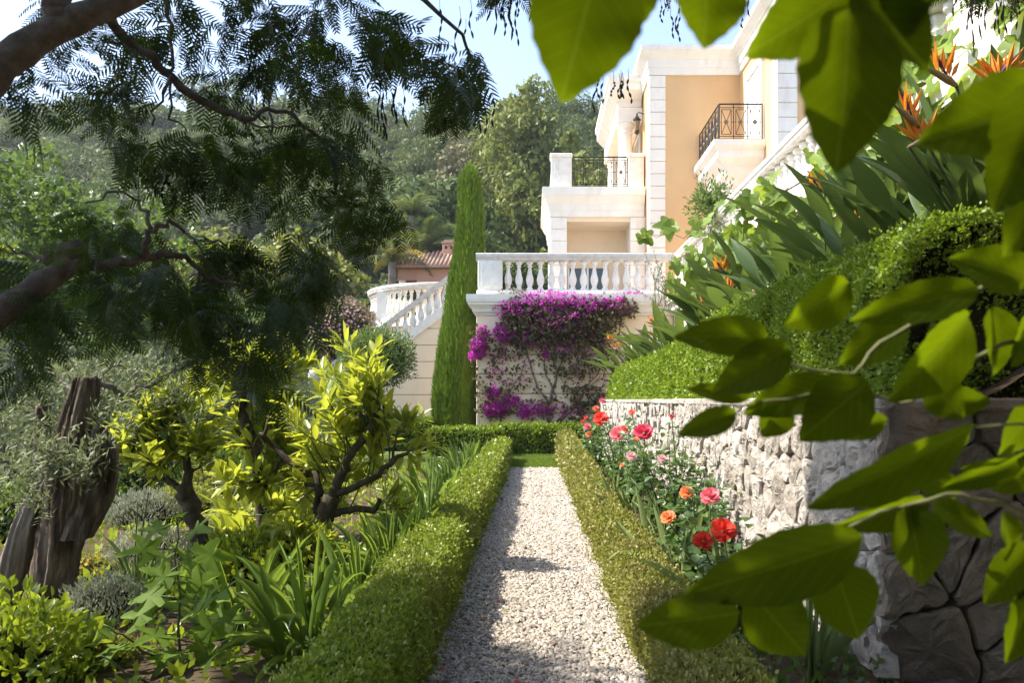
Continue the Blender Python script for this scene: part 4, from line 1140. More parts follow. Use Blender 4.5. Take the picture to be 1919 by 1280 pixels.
# ------------------------------------------------------------------ shrubs and mounds
def shrub(name, label, c, r, n, L, wl, mat, cat='shrub', up=.5, flower=None, nf=0, fl=.05, core=.80, lump=.18, tmpl=QLEAF, stems=True, group=None, half=True, jit=.16):
    c = Vector(c); r = np.array(r, float)
    root = thing(name, label, cat, c - Vector((0, 0, r[2] if not half else 0)), group)
    ctr = np.array(c)
    d = rand_unit(n)
    if half: d[:, 2] = np.abs(d[:, 2])
    lum = 1 + lump * bumpy(d * 2.3 + ctr, 1.2) + lump * .5 * bumpy(d * 6 + ctr, 1.0)
    pos = ctr + d * r * (lum * (1 - np.abs(rng.normal(0, jit, n))))[:, None]
    D = unit(d * .8 + rand_unit(n) * .9 + np.array([0, 0, up])); LL = L * rng.uniform(.65, 1.3, n)
    link('foliage', scatter_mesh('foliage', *tmpl, frames(D, unit(d + rand_unit(n) * .7), LL, LL*wl), pos, mat), root)
    if core:
        cm = MB(); nu, nv = 18, 10
        for j in range(nv+1):
            for i in range(nu):
                th = 2*math.pi*i/nu; ph = (math.pi/2 if half else math.pi) * j/nv
                dd = np.array([math.sin(ph)*math.cos(th), math.sin(ph)*math.sin(th), math.cos(ph)])
                cm.v.append(tuple(ctr + dd*r*core*(1 + lump*bumpy(dd[None]*2.3+ctr, 1.2)[0])))
        cm.f = [(j*nu+i, (j+1)*nu+i, (j+1)*nu+(i+1) % nu, j*nu+(i+1) % nu) for j in range(nv) for i in range(nu)]
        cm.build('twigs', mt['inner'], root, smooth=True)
    if flower:
        d = rand_unit(nf); d[:, 2] = np.abs(d[:, 2]); d[:, 1] -= .3; d = unit(d)
        lum = 1 + lump * bumpy(d * 2.3 + ctr, 1.2)
        pos = ctr + d * r * (lum * rng.uniform(.98, 1.12, nf))[:, None]
        tv = [(math.cos(a)*(.5 if i % 2 else .22), math.sin(a)*(.5 if i % 2 else .22), .12 if i % 2 else 0) for i, a in enumerate(np.linspace(0, 2*math.pi, 11)[:-1])] + [(0, 0, .02)]
        tf = [(i, (i+1) % 10, 10) for i in range(10)]
        M = frames(unit(np.cross(d, rand_unit(nf))), unit(d + rand_unit(nf)*.4), fl, fl)
        link('blossom', scatter_mesh('blossom', tv, tf, M, pos, flower), root)
    return root
def gz(px, py): return on(px, py)

shrub('bright_shrub', 'bright yellow-green leafy shrub at the bottom corner below the olive trunk', P(20, 1290, 3.6), (.36, .35, .46), 1500, .055, .5, mt['lime'], lump=.3, core=.55, tmpl=LEAF6, jit=.3)
S_ = [('lavender_cotton', 'large pale grey mound at the foot of the olive trunk', (200, 1165), (.26, .25, .27), 2600, .035, .25, 'santolina'),
      ('lavender_cotton', 'grey feathery mound behind the olive trunk on the sunny side', (290, 1075), (.36, .32, .34), 3000, .04, .22, 'santolina'),
      ('lavender_cotton', 'pale grey mound between the fig sapling and the citrus tuft', (270, 985), (.42, .4, .36), 3000, .045, .22, 'santolina'),
      ('lavender_cotton', 'small grey mound right of the small citrus trunk', (425, 1010), (.3, .3, .28), 1800, .045, .22, 'santolina'),
      ('golden_mound', 'round golden-green clipped mound behind the small citrus trunk', (345, 975), (.42, .4, .38), 2600, .045, .5, 'yellowgreen'),
      ('golden_mound', 'small green-gold mound further up the bed', (400, 940), (.5, .45, .45), 2200, .055, .5, 'yellowgreen'),
      ('green_shrub', 'leafy green shrub behind the olive trunk and iris stalks', (240, 960), (.55, .5, .80), 2600, .075, .45, 'shrub'),
      ('green_shrub', 'upright green shrub between small citrus and slim citrus', (400, 900), (.6, .5, .62), 2600, .085, .45, 'lime'),
      ('low_shrub', 'low lime green cover under the slim citrus tree', (470, 1075), (.45, .35, .30), 1500, .075, .4, 'lime'),
      ('low_shrub', 'low leafy cover left of the forked citrus trunk', (560, 1075), (.35, .3, .36), 1300, .09, .4, 'citrus'),
      ('low_shrub', 'pale cover below the grey mounds by the fig leaves', (170, 1240), (.22, .2, .14), 1400, .03, .5, 'yellowgreen'),
      ('low_shrub', 'dark green shrub at the left edge behind the split trunk', (-20, 1010), (.6, .5, .55), 1900, .08, .45, 'shrub'),
      ('low_shrub', 'sunny yellow-green cover between the slim and forked trunks', (555, 960), (.55, .5, .55), 2200, .10, .38, 'citrus'),
      ('low_shrub', 'yellow-green foliage mass behind the forked citrus', (640, 900), (.7, .6, .60), 2400, .12, .38, 'lime')]
for nm, lab, (px, py), r, n, L, wl, mk in S_:
    shrub(nm, lab, gz(px, py), r, n, L, wl, mt[mk], up=.9 if mk == 'santolina' else .5, core=.72)
shrub('flower_mound', 'mound of yellow-orange flowers up the bed beyond the citrus', gz(405, 865), (.75, .5, .55), 1600, .07, .3, mt['yellowgreen'], 'flowers', flower=mt['yellowflower'], nf=420, fl=.06)
shrub('flower_mound', 'pink and white flowering mound behind the yellow flowers', gz(425, 842), (.95, .6, .65), 1600, .08, .35, mt['shrub'], 'flowers', flower=mt['pinkflower'], nf=360, fl=.09)
shrub('flower_mound', 'small orange flower patch beside the grey mound', gz(170, 1085), (.25, .2, .16), 600, .04, .4, mt['yellowgreen'], 'flowers', flower=mt['yellowflower'], nf=120, fl=.03)
shrub('flower_mound', 'pale pink flowering shrub well left of the curved landing balustrade', P(648, 625, 27), (1.2, .8, 1.2), 3000, .12, .5, mt['hillbrown'], 'flowers', flower=mt['pinkflower'], nf=300, fl=.10, half=False)
strap_clump('day_lily', 'yellow-green strap-leaved lily clump in the sunny bed', gz(430, 930), 60, .75, .045, mt['iris'], .6, rad=.3)
strap_clump('day_lily', 'low lily clump beside the grey mound near the fig', gz(300, 1130), 36, .40, .02, mt['agapanthus'], .6, rad=.12)
strap_clump('day_lily', 'thin-leaved lily tuft under the small citrus', gz(250, 1110), 30, .42, .018, mt['iris'], .5, rad=.1, stalks=3)
k = 9000                                              # low weeds between the plants
x = rng.uniform(-7, -.95, k); y = rng.uniform(3.2, 14.5, k); d = unit(rand_unit(k) * .8 + np.array([0, 0, .9])); LL = rng.uniform(.04, .11, k)
o = link('ground_cover', scatter_mesh('ground_cover', *QLEAF, frames(d, rand_unit(k), LL, LL*.42), np.stack([x, y, rng.random(k)*.07], 1), mt['lime']))
tag(o, 'low leafy ground cover between the shrubs of the bed', 'ground cover', kind='stuff')
k = 2600
x = rng.uniform(.9, 1.6, k); y = rng.uniform(3.2, 16, k); d = unit(rand_unit(k) * .8 + np.array([0, 0, .9])); LL = rng.uniform(.03, .08, k)
o = link('ground_cover', scatter_mesh('ground_cover', *QLEAF, frames(d, rand_unit(k), LL, LL*.5), np.stack([x, y, rng.random(k)*.10], 1), mt['rose']))
tag(o, 'low leafy weeds under the roses along the wall foot', 'ground cover', kind='stuff')
# round olive bush on a short stem before the stair
YB = 17.0
ob = shrub('round_olive', 'dark rounded small-leaved bush in front of the sloping stair balustrade', P(708, 672, YB), (.82, .8, .66), 6500, .085, .3, mt['shrub'], half=False, core=.72, lump=.16, jit=.2)
m = MB(); limb(m, [Vector((P(708, 672, YB).x, YB, 0)), P(705, 760, YB), P(708, 700, YB)], .07, .05); m.build('trunk', mt['bark'], ob, smooth=True)
# ------------------------------------------------------------------ cypress
YC = 21.0
cyp = thing('cypress_tree', 'tall narrow clipped cypress standing between the stairs and the terrace', 'tree', (P(850, 815, YC).x, YC, 0))
prof = [(830, 850, 34), (800, 851, 38), (740, 853, 41), (660, 860, 38), (600, 866, 34), (540, 872, 31), (470, 880, 26), (410, 883, 23), (360, 882, 19), (335, 881, 15), (322, 880, 7), (317, 880, 1)]
pz = np.array([P(cx_, py, YC).z for py, cx_, _ in prof]); pxx = np.array([P(cx_, py, YC).x for py, cx_, _ in prof]); pr_ = np.array([w*YC/F for _, _, w in prof])
def cyp_pos(z, a, s=1.0):
    r = np.interp(z, pz, pr_) * s
    return np.stack([np.interp(z, pz, pxx) + np.cos(a)*r, YC + np.sin(a)*r, z], 1)
core = MB(); zz = np.linspace(pz[0], pz[-1]-.02, 50); nn = 24
for z in zz: core.v += [tuple(v) for v in cyp_pos(np.full(nn, z), np.linspace(0, 2*math.pi, nn+1)[:-1], .86)]
core.f = [(j*nn+i, j*nn+(i+1) % nn, (j+1)*nn+(i+1) % nn, (j+1)*nn+i) for j in range(49) for i in range(nn)]
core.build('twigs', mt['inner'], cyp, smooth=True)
MB().tube([(pxx[0], YC, -.05), (pxx[0], YC, .6)], [.12, .1], 10).build('trunk', mt['bark'], cyp, smooth=True)
k = 46000
z = pz[0] + (pz[-1]-pz[0]) * rng.random(k)**1.12; keep = rng.random(k) < np.interp(z, pz, pr_)/pr_.max() + .15
z = z[keep]; k = len(z); a = rng.uniform(0, 6.283, k)
q0 = cyp_pos(z, a); out = np.stack([np.cos(a), np.sin(a), np.zeros(k)], 1)
str_ = bumpy(np.stack([np.cos(a)*2.6, np.sin(a)*2.6, z*.35], 1), 1.6)
q0 = q0 + out * (str_ * .055 - np.abs(rng.normal(0, .035, k)))[:, None]
d = unit(out * .30 + rand_unit(k) * .22 + np.array([0, 0, 1.0])); LL = rng.uniform(.10, .22, k)
link('foliage', scatter_mesh('foliage', *QLEAF, frames(d, unit(out + rand_unit(k)*.5), LL, LL*.20), q0, mt['cypress']), cyp)

# ------------------------------------------------------------------ bougainvillea on the terrace wall
YW = TY - .06
bg_ = thing('bougainvillea', 'magenta bougainvillea trained over the cream terrace wall', 'climber', P(1030, 812, YW))
q = lambda px, py, dy=0.0: P(px, py, YW - dy)
stems = [([q(1030, 825), q(1028, 770), q(1040, 720), q(1060, 650), q(1080, 590)], .045, .015), ([q(1032, 780), q(1000, 700), q(985, 640), q(960, 580)], .03, .012), ([q(1050, 790), q(1090, 745), q(1120, 700), q(1130, 640)], .022, .01),
         ([q(1032, 800), q(1070, 760), q(1110, 720), q(1135, 705)], .016, .007), ([q(935, 800), q(950, 745), q(975, 700), q(990, 660)], .02, .008), ([q(933, 815), q(932, 780), q(940, 740)], .015, .007), ([q(1040, 740), q(1020, 690), q(1030, 640), q(1020, 590)], .02, .01),
         ([q(1060, 650), q(1000, 600), q(940, 570)], .015, .006), ([q(985, 640), q(930, 650), q(900, 660)], .012, .005), ([q(1080, 600), q(1140, 570), q(1180, 560)], .015, .006)]
for pts, r0, r1 in stems:
    m = MB(); limb(m, pts, r0, r1, .035, 7); m.build('stem', mt['paletrunk'], bg_, smooth=True)
def blob(lst, seed=0):
    T = []
    for px, py, rx, ry, n, dmax in lst:
        for i in range(n):
            a = random.uniform(0, 6.28); r = math.sqrt(random.random())
            T.append(tuple(q(px + math.cos(a)*r*rx, py + math.sin(a)*r*ry, random.uniform(.0, dmax) * (1-.6*r))))
    return np.array(T)
LV = [(1040, 600, 105, 45, 1500, .5), (1000, 615, 70, 45, 600, .4), (1100, 600, 70, 45, 900, .5), (1080, 650, 70, 60, 620, .3), (1110, 690, 60, 80, 430, .25), (1010, 680, 90, 60, 330, .12), (920, 690, 35, 60, 160, .12), (930, 755, 40, 35, 220, .15), (1040, 770, 70, 30, 220, .12), (1000, 580, 60, 25, 300, .4), (960, 560, 30, 25, 120, .3), (1155, 575, 45, 22, 330, .4), (900, 640, 20, 30, 110, .2), (960, 640, 40, 30, 200, .2), (1100, 750, 30, 30, 120, .1)]
T = blob(LV); k = len(T)
d = unit(rand_unit(k) + np.array([0, -.5, .1])); LL = rng.uniform(.08, .15, k)
link('foliage', scatter_mesh('foliage', *QLEAF, frames(d, unit(rand_unit(k)*.8 + np.array([-.2, -.7, .6])), LL, LL*.6), T, mt['bougleaf']), bg_)
FLW = [(1030, 562, 70, 16, 210, .5), (960, 580, 40, 22, 110, .4), (1010, 578, 60, 24, 210, .5), (1090, 570, 60, 18, 190, .5), (1160, 562, 30, 10, 130, .3), (1075, 590, 50, 20, 120, .5), (1040, 605, 60, 20, 100, .5), (945, 625, 22, 18, 160, .3), (898, 650, 14, 22, 170, .25), (905, 625, 10, 14, 50, .2), (887, 668, 8, 8, 40, .2), (985, 630, 40, 18, 70, .3),
       (925, 737, 14, 10, 80, .15), (930, 768, 24, 14, 220, .2), (960, 752, 16, 10, 80, .15), (1005, 768, 30, 12, 90, .15), (1025, 665, 9, 6, 26, .15), (980, 775, 14, 10, 50, .15), (1190, 555, 20, 6, 40, .2), (1150, 572, 45, 16, 120, .4), (1070, 592, 20, 8, 70, .5), (1060, 635, 60, 35, 90, .3), (955, 690, 45, 40, 45, .15), (1095, 625, 50, 30, 70, .3), (1110, 700, 40, 50, 30, .2), (1060, 770, 40, 14, 40, .15)]
T = blob(FLW); k = len(T)
tv = [(0, 0, 0)]; tf = []
for i in range(3):
    a = i*2.094; tv += [(math.cos(a-.5)*.36, math.sin(a-.5)*.36, .22), (math.cos(a)*.62, math.sin(a)*.62, .42), (math.cos(a+.5)*.36, math.sin(a+.5)*.36, .22)]; tf.append((0, 1+3*i, 2+3*i, 3+3*i))
d = unit(rand_unit(k)); link('blossom', scatter_mesh('blossom', tv, tf, frames(d, unit(rand_unit(k)*.8 + np.array([-.3, -.8, .5])), .11, .11), T, mt['bract']), bg_)

# ------------------------------------------------------------------ bird of paradise on the bank
def strel_leaf(bl=.45, pet=.55):
    vs, fs = [], []; n = 16; y = z = 0; tot = 1.0
    for i in range(n+1):
        t = i/n
        if t < pet: w = .011
        else:
            u = (t-pet)/(1-pet); w = .011*(1-u) + .050*math.sin(math.pi*u**.75)**.85 + .002
        a = -.15 - .9*max(0, t-.35)**1.5
        vs += [(-w, y, z+w*.45), (0, y, z), (w, y, z+w*.45)]
        y += math.cos(a)/n; z += math.sin(a)/n
    for i in range(n):
        b = i*3; fs += [(b, b+1, b+4, b+3), (b+1, b+2, b+5, b+4)]
    return vs, fs
SL = [MB().add(*strel_leaf(.45, p_)).mesh('leaf', mt['strelitzia'], True) for p_ in (.45, .55, .62)]
def strel_flower():
    beak = MB().tube([(0, 0, 0), (0, .06, .012), (0, .16, .022), (0, .27, .028)], [.010, .020, .014, .002], 7).mesh('beak', mt['strelbeak'], True)
    m = MB(); r = random.Random(5)
    for i in range(9):
        a = -.9 + i*.27 + r.uniform(-.1, .1); L = r.uniform(.13, .19)
        d = Vector((r.uniform(-.35, .35), math.sin(a)*.75, math.cos(a)*.9 + .25)).normalized(); s = Vector((1, 0, 0)).cross(d).normalized()*.016; b0 = Vector((0, .045+.012*i, .025)); X = Vector((.014, 0, 0))
        m.add([b0, b0+d*L*.45+s, b0+d*L, b0+d*L*.45-s, b0+d*L*.5+X], [(0, 1, 2, 4), (0, 4, 2, 3)])
    sep = m.mesh('sepal', mt['strelsepal'])
    t = MB().tube([(0, .07, .03), (0, .15, .09), (0, .22, .13)], [.005, .012, .001], 5).mesh('tongue', mt['streltongue'])
    return beak, sep, t
SF = strel_flower()
def strel(label, base, n, L, lean_x=-.25, flowers=()):
    base = Vector(base); root = thing('bird_of_paradise', label, 'plant', base)
    for i in range(n):
        a = random.uniform(0, 6.28); ln = random.uniform(.10, .75)
        d = Vector((math.cos(a)*math.sin(ln) + lean_x, math.sin(a)*math.sin(ln) - .10, math.cos(ln))).normalized()
        p = base + Vector((random.gauss(0, .13), random.gauss(0, .16), -.03))
        side = Vector((d.x, d.y, 0)); up = Vector((-side.x, -side.y, .5)) + Vector((random.gauss(0, .5), random.gauss(0, .5), 0))
        o = solo_leaf(root, random.choice(SL), p, d, up, 1.0); s = L*random.uniform(.72, 1.15)
        o.matrix_basis = o.matrix_basis @ Matrix.Diagonal((s*random.uniform(.75, 1.0), s, s, 1))
    for px, py, Y, dirx, sc in flowers:
        p = P(px, py, Y)
        m = MB(); m.tube([base, base.lerp(p, .5) + Vector((.03, 0, .05)), p], [.012, .010, .010], 6); m.build('flower_stalk', mt['stem'], root, smooth=True)
        d = Vector((dirx, -.35, .12)).normalized()
        fo_ = None
        for me, nm in zip(SF, ('beak', 'sepals', 'tongue')):
            o = bpy.data.objects.new(nm, me); COL.objects.link(o)
            m4 = Matrix(frames(np.array([tuple(d)]), np.array([(0, 0, 1.0)]), 1, 1)[0].tolist()).to_4x4() @ Matrix.Diagonal((sc, sc, sc, 1)); m4.translation = p
            o.matrix_basis = m4; attach(o, root)
    return root
bz = lambda x: 1.22 + .95 * ((x-1.72)/1.84)**2 * (3 - 2*(x-1.72)/1.84)
ST = [('bird of paradise plant behind the near end of the clipped hedge', 3.05, 5.3, 24, 1.45, ((1792, 160, 4.5, -.8, 1.12), (1842, 165, 4.5, .5, 1.0), (1722, 240, 4.7, -.5, 1.12), (1702, 275, 4.7, .7, .95))),
      ('bird of paradise plant with broad leaves above the near hedge', 3.0, 6.7, 34, 1.35, ((1590, 440, 6.4, .8, 1.0),)),
      ('large leaning bird of paradise in the middle of the bank', 2.95, 8.2, 34, 1.35, ((1545, 360, 7.4, -.9, 1.0),)),
      ('bird of paradise with a low orange bloom over the hedge crest', 2.9, 9.6, 32, 1.45, ((1365, 515, 9.6, -.8, 1.2),)),
      ('bird of paradise clump with two orange blooms halfway up the bank', 2.9, 11.2, 32, 1.45, ((1375, 545, 10.3, -.4, 1.0), (1395, 565, 9.8, .5, 1.1))),
      ('bird of paradise clump past the middle of the hedge', 2.85, 12.9, 22, 1.45, ((1330, 580, 12, -.8, 1.0),)),
      ('bird of paradise clump leaning over the far hedge', 2.75, 14.6, 24, 1.45, ((1270, 560, 14, -.8, 1.1), (1290, 590, 13.4, .6, 1.0))),
      ('bird of paradise clump near the bougainvillea end of the bank', 2.6, 16.3, 24, 1.45, ((1230, 610, 15.5, -.8, 1.0),)),
      ('bird of paradise with leaves spreading in front of the bougainvillea', 2.35, 17.9, 26, 1.5, ((1152, 640, 17.3, -.8, 1.0), (1150, 655, 17.4, .7, .9)))]
ST += [('tall upright bird of paradise close to the terrace wall beside the orange flowers', 3.2, 6.0, 30, 1.6, ()), ('dark bird of paradise leaves behind the near hedge end at the right edge', 3.2, 4.7, 26, 1.45, ()), ('upright bird of paradise against the terrace wall between the leaning ones', 3.2, 7.4, 26, 1.7, ())]
for lab, x, y, n, L, fl in ST: strel(lab, (x, y, bz(x)), n, L, -.3 if x < 3.1 else -.08, fl)

# ------------------------------------------------------------------ grape vine along the side balustrade
vine_me = MB().add(*VINEL).mesh('leaf', mt['vine'], True)
vn = thing('grape_vine', 'pale green grape vine trailing along the terrace edge over the balustrade', 'climber', (3.4, 10, 2.1))
runs = [[P(1800, 200, 6.6), P(1600, 320, 8), P(1450, 440, 9.8), P(1350, 560, 11)], [P(1560, 300, 9), P(1470, 360, 9.5), P(1410, 400, 10), P(1330, 430, 11), P(1270, 435, 12), P(1205, 440, 13.0)],
        [P(1880, 120, 6), P(1750, 130, 7), P(1700, 190, 7.4)], [P(1480, 420, 10.5), P(1370, 470, 12), P(1270, 490, 14)]]
for rn in runs:
    m = MB(); w = wobble(rn, 5, .03); m.tube(w, taper(.010, .003, len(w)), 6); m.build('cane', mt['twig'], vn, smooth=True)
VL = [(1430, 400, 10, 42, 10), (1390, 390, 10.3, 30, 4), (1462, 350, 9.6, 28, 3), (1340, 460, 12, 40, 10), (1410, 460, 10.5, 50, 12), (1480, 440, 9.6, 40, 8), (1300, 500, 13, 35, 10), (1545, 310, 9, 35, 4), (1560, 350, 8.6, 40, 6), (1360, 520, 11.4, 40, 9), (1280, 545, 13.4, 25, 6), (1440, 560, 10.4, 30, 4),
      (1720, 140, 7, 35, 7), (1770, 90, 7, 30, 6), (1800, 120, 6.9, 30, 5), (1870, 60, 6.6, 40, 9), (1890, 150, 6.5, 30, 6), (1880, 110, 6.5, 30, 4), (1700, 200, 7, 30, 4), (1730, 110, 7.2, 25, 5), (1820, 190, 6.8, 40, 5), (1900, 20, 6.6, 30, 4), (1205, 442, 13, 6, 2), (1257, 430, 12, 8, 2)]
for px, py, Y, sp, n in VL:
    for i in range(int(n*1.5)):
        p = P(px + random.gauss(0, sp*.6), py + random.gauss(0, sp*.6), Y + random.gauss(0, .15))
        d = Vector((random.gauss(-.2, .7), random.gauss(-.3, .3), random.gauss(-.45, .5)))
        solo_leaf(vn, vine_me, p, d, Vector((random.gauss(-.35, .45), random.gauss(-.6, .35), .75)), random.uniform(.20, .33))
for i in range(70):
    p = Vector((3.26 + random.gauss(0, .07), random.uniform(5.0, 8.2), random.uniform(3.3, 4.3)))
    solo_leaf(vn, vine_me, p, Vector((random.gauss(-.2, .5), random.gauss(-.2, .5), random.gauss(-.5, .4))), Vector((random.gauss(-.9, .3), random.gauss(-.4, .3), .5)), random.uniform(.16, .26))
for i in range(70):
    p = Vector((3.30 + random.gauss(0, .08), random.uniform(4.6, 14.5), random.uniform(2.2, 3.85)))
    solo_leaf(vn, vine_me, p, Vector((random.gauss(-.2, .5), random.gauss(-.2, .5), random.gauss(-.5, .4))), Vector((random.gauss(-.9, .3), random.gauss(-.4, .3), .5)), random.uniform(.18, .30))
k = 430                                                # leaves matted against the terrace wall
T = np.stack([3.36 + rng.normal(0, .07, k), 4.4 + 11*rng.random(k), 2.0 + 1.75*rng.random(k)**.8], 1)
T[:, 2] -= .35*np.maximum(0, bumpy(T, .8))
d = unit(rng.normal(size=(k, 3))*np.array([.4, .6, .5]) + np.array([-.2, 0, -.6])); LL = rng.uniform(.14, .26, k)
mv = link('foliage', scatter_mesh('foliage', *VINEL, frames(d, unit(rng.normal(size=(k, 3))*.35 + np.array([-.9, -.4, .5])), LL, LL), T, mt['vine'], True), vn); mv['kind'] = 'stuff'
# shrub behind the side balustrade and thin one at the corner
shrub('terrace_shrub', 'upright small-leaved shrub standing on the terrace behind the side balustrade', P(1334, 385, 15.5), (.46, .4, .50), 1700, .10, .34, mt['shrub'], half=False, core=0, jit=.5, lump=.5)
tw_ = thing('wispy_shrub', 'wispy grey-green climber at the corner where the two balustrades meet', 'climber', P(1240, 560, 19.3))
m = MB(); spots = []
for i in range(16):
    a = P(1240 + random.gauss(0, 14), 575, 19.2); b = P(1238 + random.gauss(0, 22), random.uniform(470, 545), 19.2)
    m.tube(wobble([a, b], 3, .03), taper(.006, .003, 4), 5); spots += [(a.lerp(b, t), b-a) for t in (.3, .45, .6, .7, .8, .9, 1)]
m.build('stems', mt['twig'], tw_)
leafy(tw_, spots, 5, .07, .35, mt['olive'], .06, 'foliage', .2, QLEAF)
# far small house with tiled roof
fhY = 46.0
fh = thing('small_house', 'small pink house with tiled roof and chimney on the slope behind the cypress', 'house', P(800, 530, fhY))
c0 = P(742, 540, fhY); c1 = P(895, 540, fhY + 3)
zE = P(740, 500, fhY).z; zB = P(740, 545, fhY).z - 2
MB().box(c0.x+1.2, c0.x+4.6, fhY, fhY+6, zB, zE-.05).build('wall', mt['pink'], fh)
MB().box(c0.x+.1, c0.x+1.3, fhY+.1, fhY+5.5, zE-.75, zE-.06).build('porch_beam', mt['pink'], fh)
for dy_ in (.2, 4.8): MB().lathe([(.2, 0), (.2, .12), (.14, .18), (.14, 2.0), (.2, 2.1), (.2, zE-.76-zB-.01)], (c0.x+.35, fhY+dy_, zB), 12).build('column', mt['white'], fh)
rf = MB(); ridge = zE + 1.55
rx0, rx1, ry0, ry1 = c0.x-.35, c0.x+5.0, fhY-.6, fhY+6.6
rf.add([(rx0, ry0, zE), (rx1, ry0, zE), (rx1, ry1, zE), (rx0, ry1, zE), (rx0+2.7, (ry0+ry1)/2, ridge), (rx1, (ry0+ry1)/2, ridge), (rx0, ry0, zE-.12), (rx1, ry0, zE-.12), (rx1, ry1, zE-.12), (rx0, ry1, zE-.12)],
       [(0, 1, 5, 4), (2, 3, 4, 5), (3, 0, 4), (1, 2, 5), (0, 6, 7, 1), (3, 9, 6, 0), (1, 7, 8, 2), (6, 9, 8, 7)])
ro = rf.build('roof', mt['terracotta'], fh)
x = rx0 + .1                                              # barrel tile rows down the front slope
while x < rx1 - .1:
    t = min(1.0, (x-rx0)/2.7)
    a = Vector((x, ry0, zE+.03)); b = Vector((x, ry0 + (ry1-ry0)/2*t, zE + 1.55*t + .03))
    MB().tube([a, b], .085, 6).build('tile_row', mt['terracotta'], ro, smooth=True)
    x += .24
ch = P(842, 475, fhY+2)
cb_ = MB().bbox(ch.x-.38, ch.x+.38, fhY+1.7, fhY+2.3, ch.z-.9, ch.z+.55, .03).build('chimney', mt['pink'], ro)
MB().bbox(ch.x-.46, ch.x+.46, fhY+1.62, fhY+2.38, ch.z+.551, ch.z+.65, .02).bbox(ch.x-.30, ch.x+.30, fhY+1.8, fhY+2.2, ch.z+.651, ch.z+.8, .02).build('chimney_cap', mt['terracotta'], cb_)
for dx in (-.16, .16): MB().box(ch.x+dx-.07, ch.x+dx+.07, fhY+1.69, fhY+1.70, ch.z+.22, ch.z+.40).build('vent', mt['iron'], cb_)
# ------------------------------------------------------------------ trees of the hillside
def crown_arrays(n_cl, per, rad, cl_r, leaf, seed, shell=.55, low=-.5, wl=.6):
    g = np.random.default_rng(seed)
    d = unit(g.normal(size=(n_cl, 3))); d[:, 2] = np.maximum(d[:, 2], low)
    c = d * (shell + (1-shell) * g.random(n_cl)[:, None]) * np.array(rad)
    c[:, :2] *= (1 + .25*np.sin(3*np.arctan2(c[:, 1], c[:, 0]) + seed))[:, None]
    k = n_cl * per; idx = np.repeat(np.arange(n_cl), per)
    rr = cl_r * g.uniform(.6, 1.35, n_cl)[idx]
    dd = unit(g.normal(size=(k, 3)) + np.array([0, 0, .35])); pos = c[idx] + dd * (rr * g.uniform(.55, 1.05, k))[:, None] * np.array([1, 1, .75])
    nr = unit(dd + unit(g.normal(size=(k, 3))) * .75); ax = unit(np.cross(nr, unit(g.normal(size=(k, 3)))))
    LL = leaf * g.uniform(.6, 1.4, k)
    s = np.cross(ax, nr)
    M = np.stack([s*(LL*wl)[:, None], ax*LL[:, None], nr*(LL*wl)[:, None]], 2)
    return M, pos - ax*(LL*.5)[:, None], c

class Kind: pass
def make_kind(key, n_cl, per, rad, cl_r, leaf, mat, trunk_h, tr, seed, low=-.5, shell=.55, wl=.6, tmat='bark'):
    M, T, c = crown_arrays(n_cl, per, rad, cl_r, leaf, seed, shell, low, wl)
    T = T + np.array([0, 0, trunk_h + rad[2]*.55])
    kd = Kind(); kd.crown = scatter_mesh('crown', *QLEAF, M, T, mt[mat])
    m = MB(); r = random.Random(seed)
    top = Vector((r.uniform(-.3, .3), r.uniform(-.3, .3), trunk_h + rad[2]*.6))
    m.tube(wobble([Vector((0, 0, -1.5)), Vector((.1, 0, trunk_h*.5)), top], 3, .06), taper(tr, tr*.45, 7), 8)
    for i in range(7):
        e = c[r.randrange(len(c))]*.85 + np.array([0, 0, trunk_h + rad[2]*.55])
        s = Vector((0, 0, trunk_h*r.uniform(.6, 1.0)))
        m.tube([s, s.lerp(Vector(e), .55)+Vector((0, 0, -.2)), Vector(e)], [tr*.4, tr*.25, tr*.1], 6)
    kd.trunk = m.mesh('trunk', mt[tmat], True); kd.M, kd.T = M, T
    return kd
KD = {'pine': make_kind('pine', 70, 110, (3.6, 3.6, 2.4), 1.0, .34, 'hillpine', 4.0, .28, 1, -.25, wl=.35),
      'pine2': make_kind('pine2', 60, 110, (2.8, 2.8, 2.8), .9, .32, 'hillpine', 4.6, .26, 8, -.35, wl=.35),
      'oak': make_kind('oak', 75, 110, (3.3, 3.3, 2.8), .95, .33, 'hilloak', 2.2, .3, 2, -.6),
      'olive': make_kind('olive', 70, 120, (2.3, 2.3, 2.0), .7, .24, 'hillolive', 1.4, .22, 3, -.6, wl=.35, tmat='paletrunk'),
      'tall': make_kind('tall', 80, 120, (2.6, 2.6, 5.2), .95, .32, 'hillyellow', 3.0, .28, 4, -.9, .35, tmat='paletrunk'),
      'brown': make_kind('brown', 75, 110, (3.4, 3.4, 2.2), .85, .30, 'hillbrown', 1.8, .25, 5, -.5),
      'lime': make_kind('lime', 70, 110, (2.6, 2.6, 2.4), .8, .30, 'yellowgreen', 1.6, .22, 6, -.6)}
KD['nearlime'] = make_kind('nearlime', 110, 170, (2.6, 2.6, 2.4), .62, .135, 'lime', 1.6, .16, 16, -.6, .45)
KD['nearolive'] = make_kind('nearolive', 110, 200, (2.3, 2.3, 2.0), .55, .11, 'olive', 1.4, .16, 13, -.6, .45, wl=.28, tmat='paletrunk')
KD['nearoak'] = make_kind('nearoak', 110, 170, (3.3, 3.3, 2.8), .75, .16, 'shrub', 2.2, .22, 12, -.6, .45)

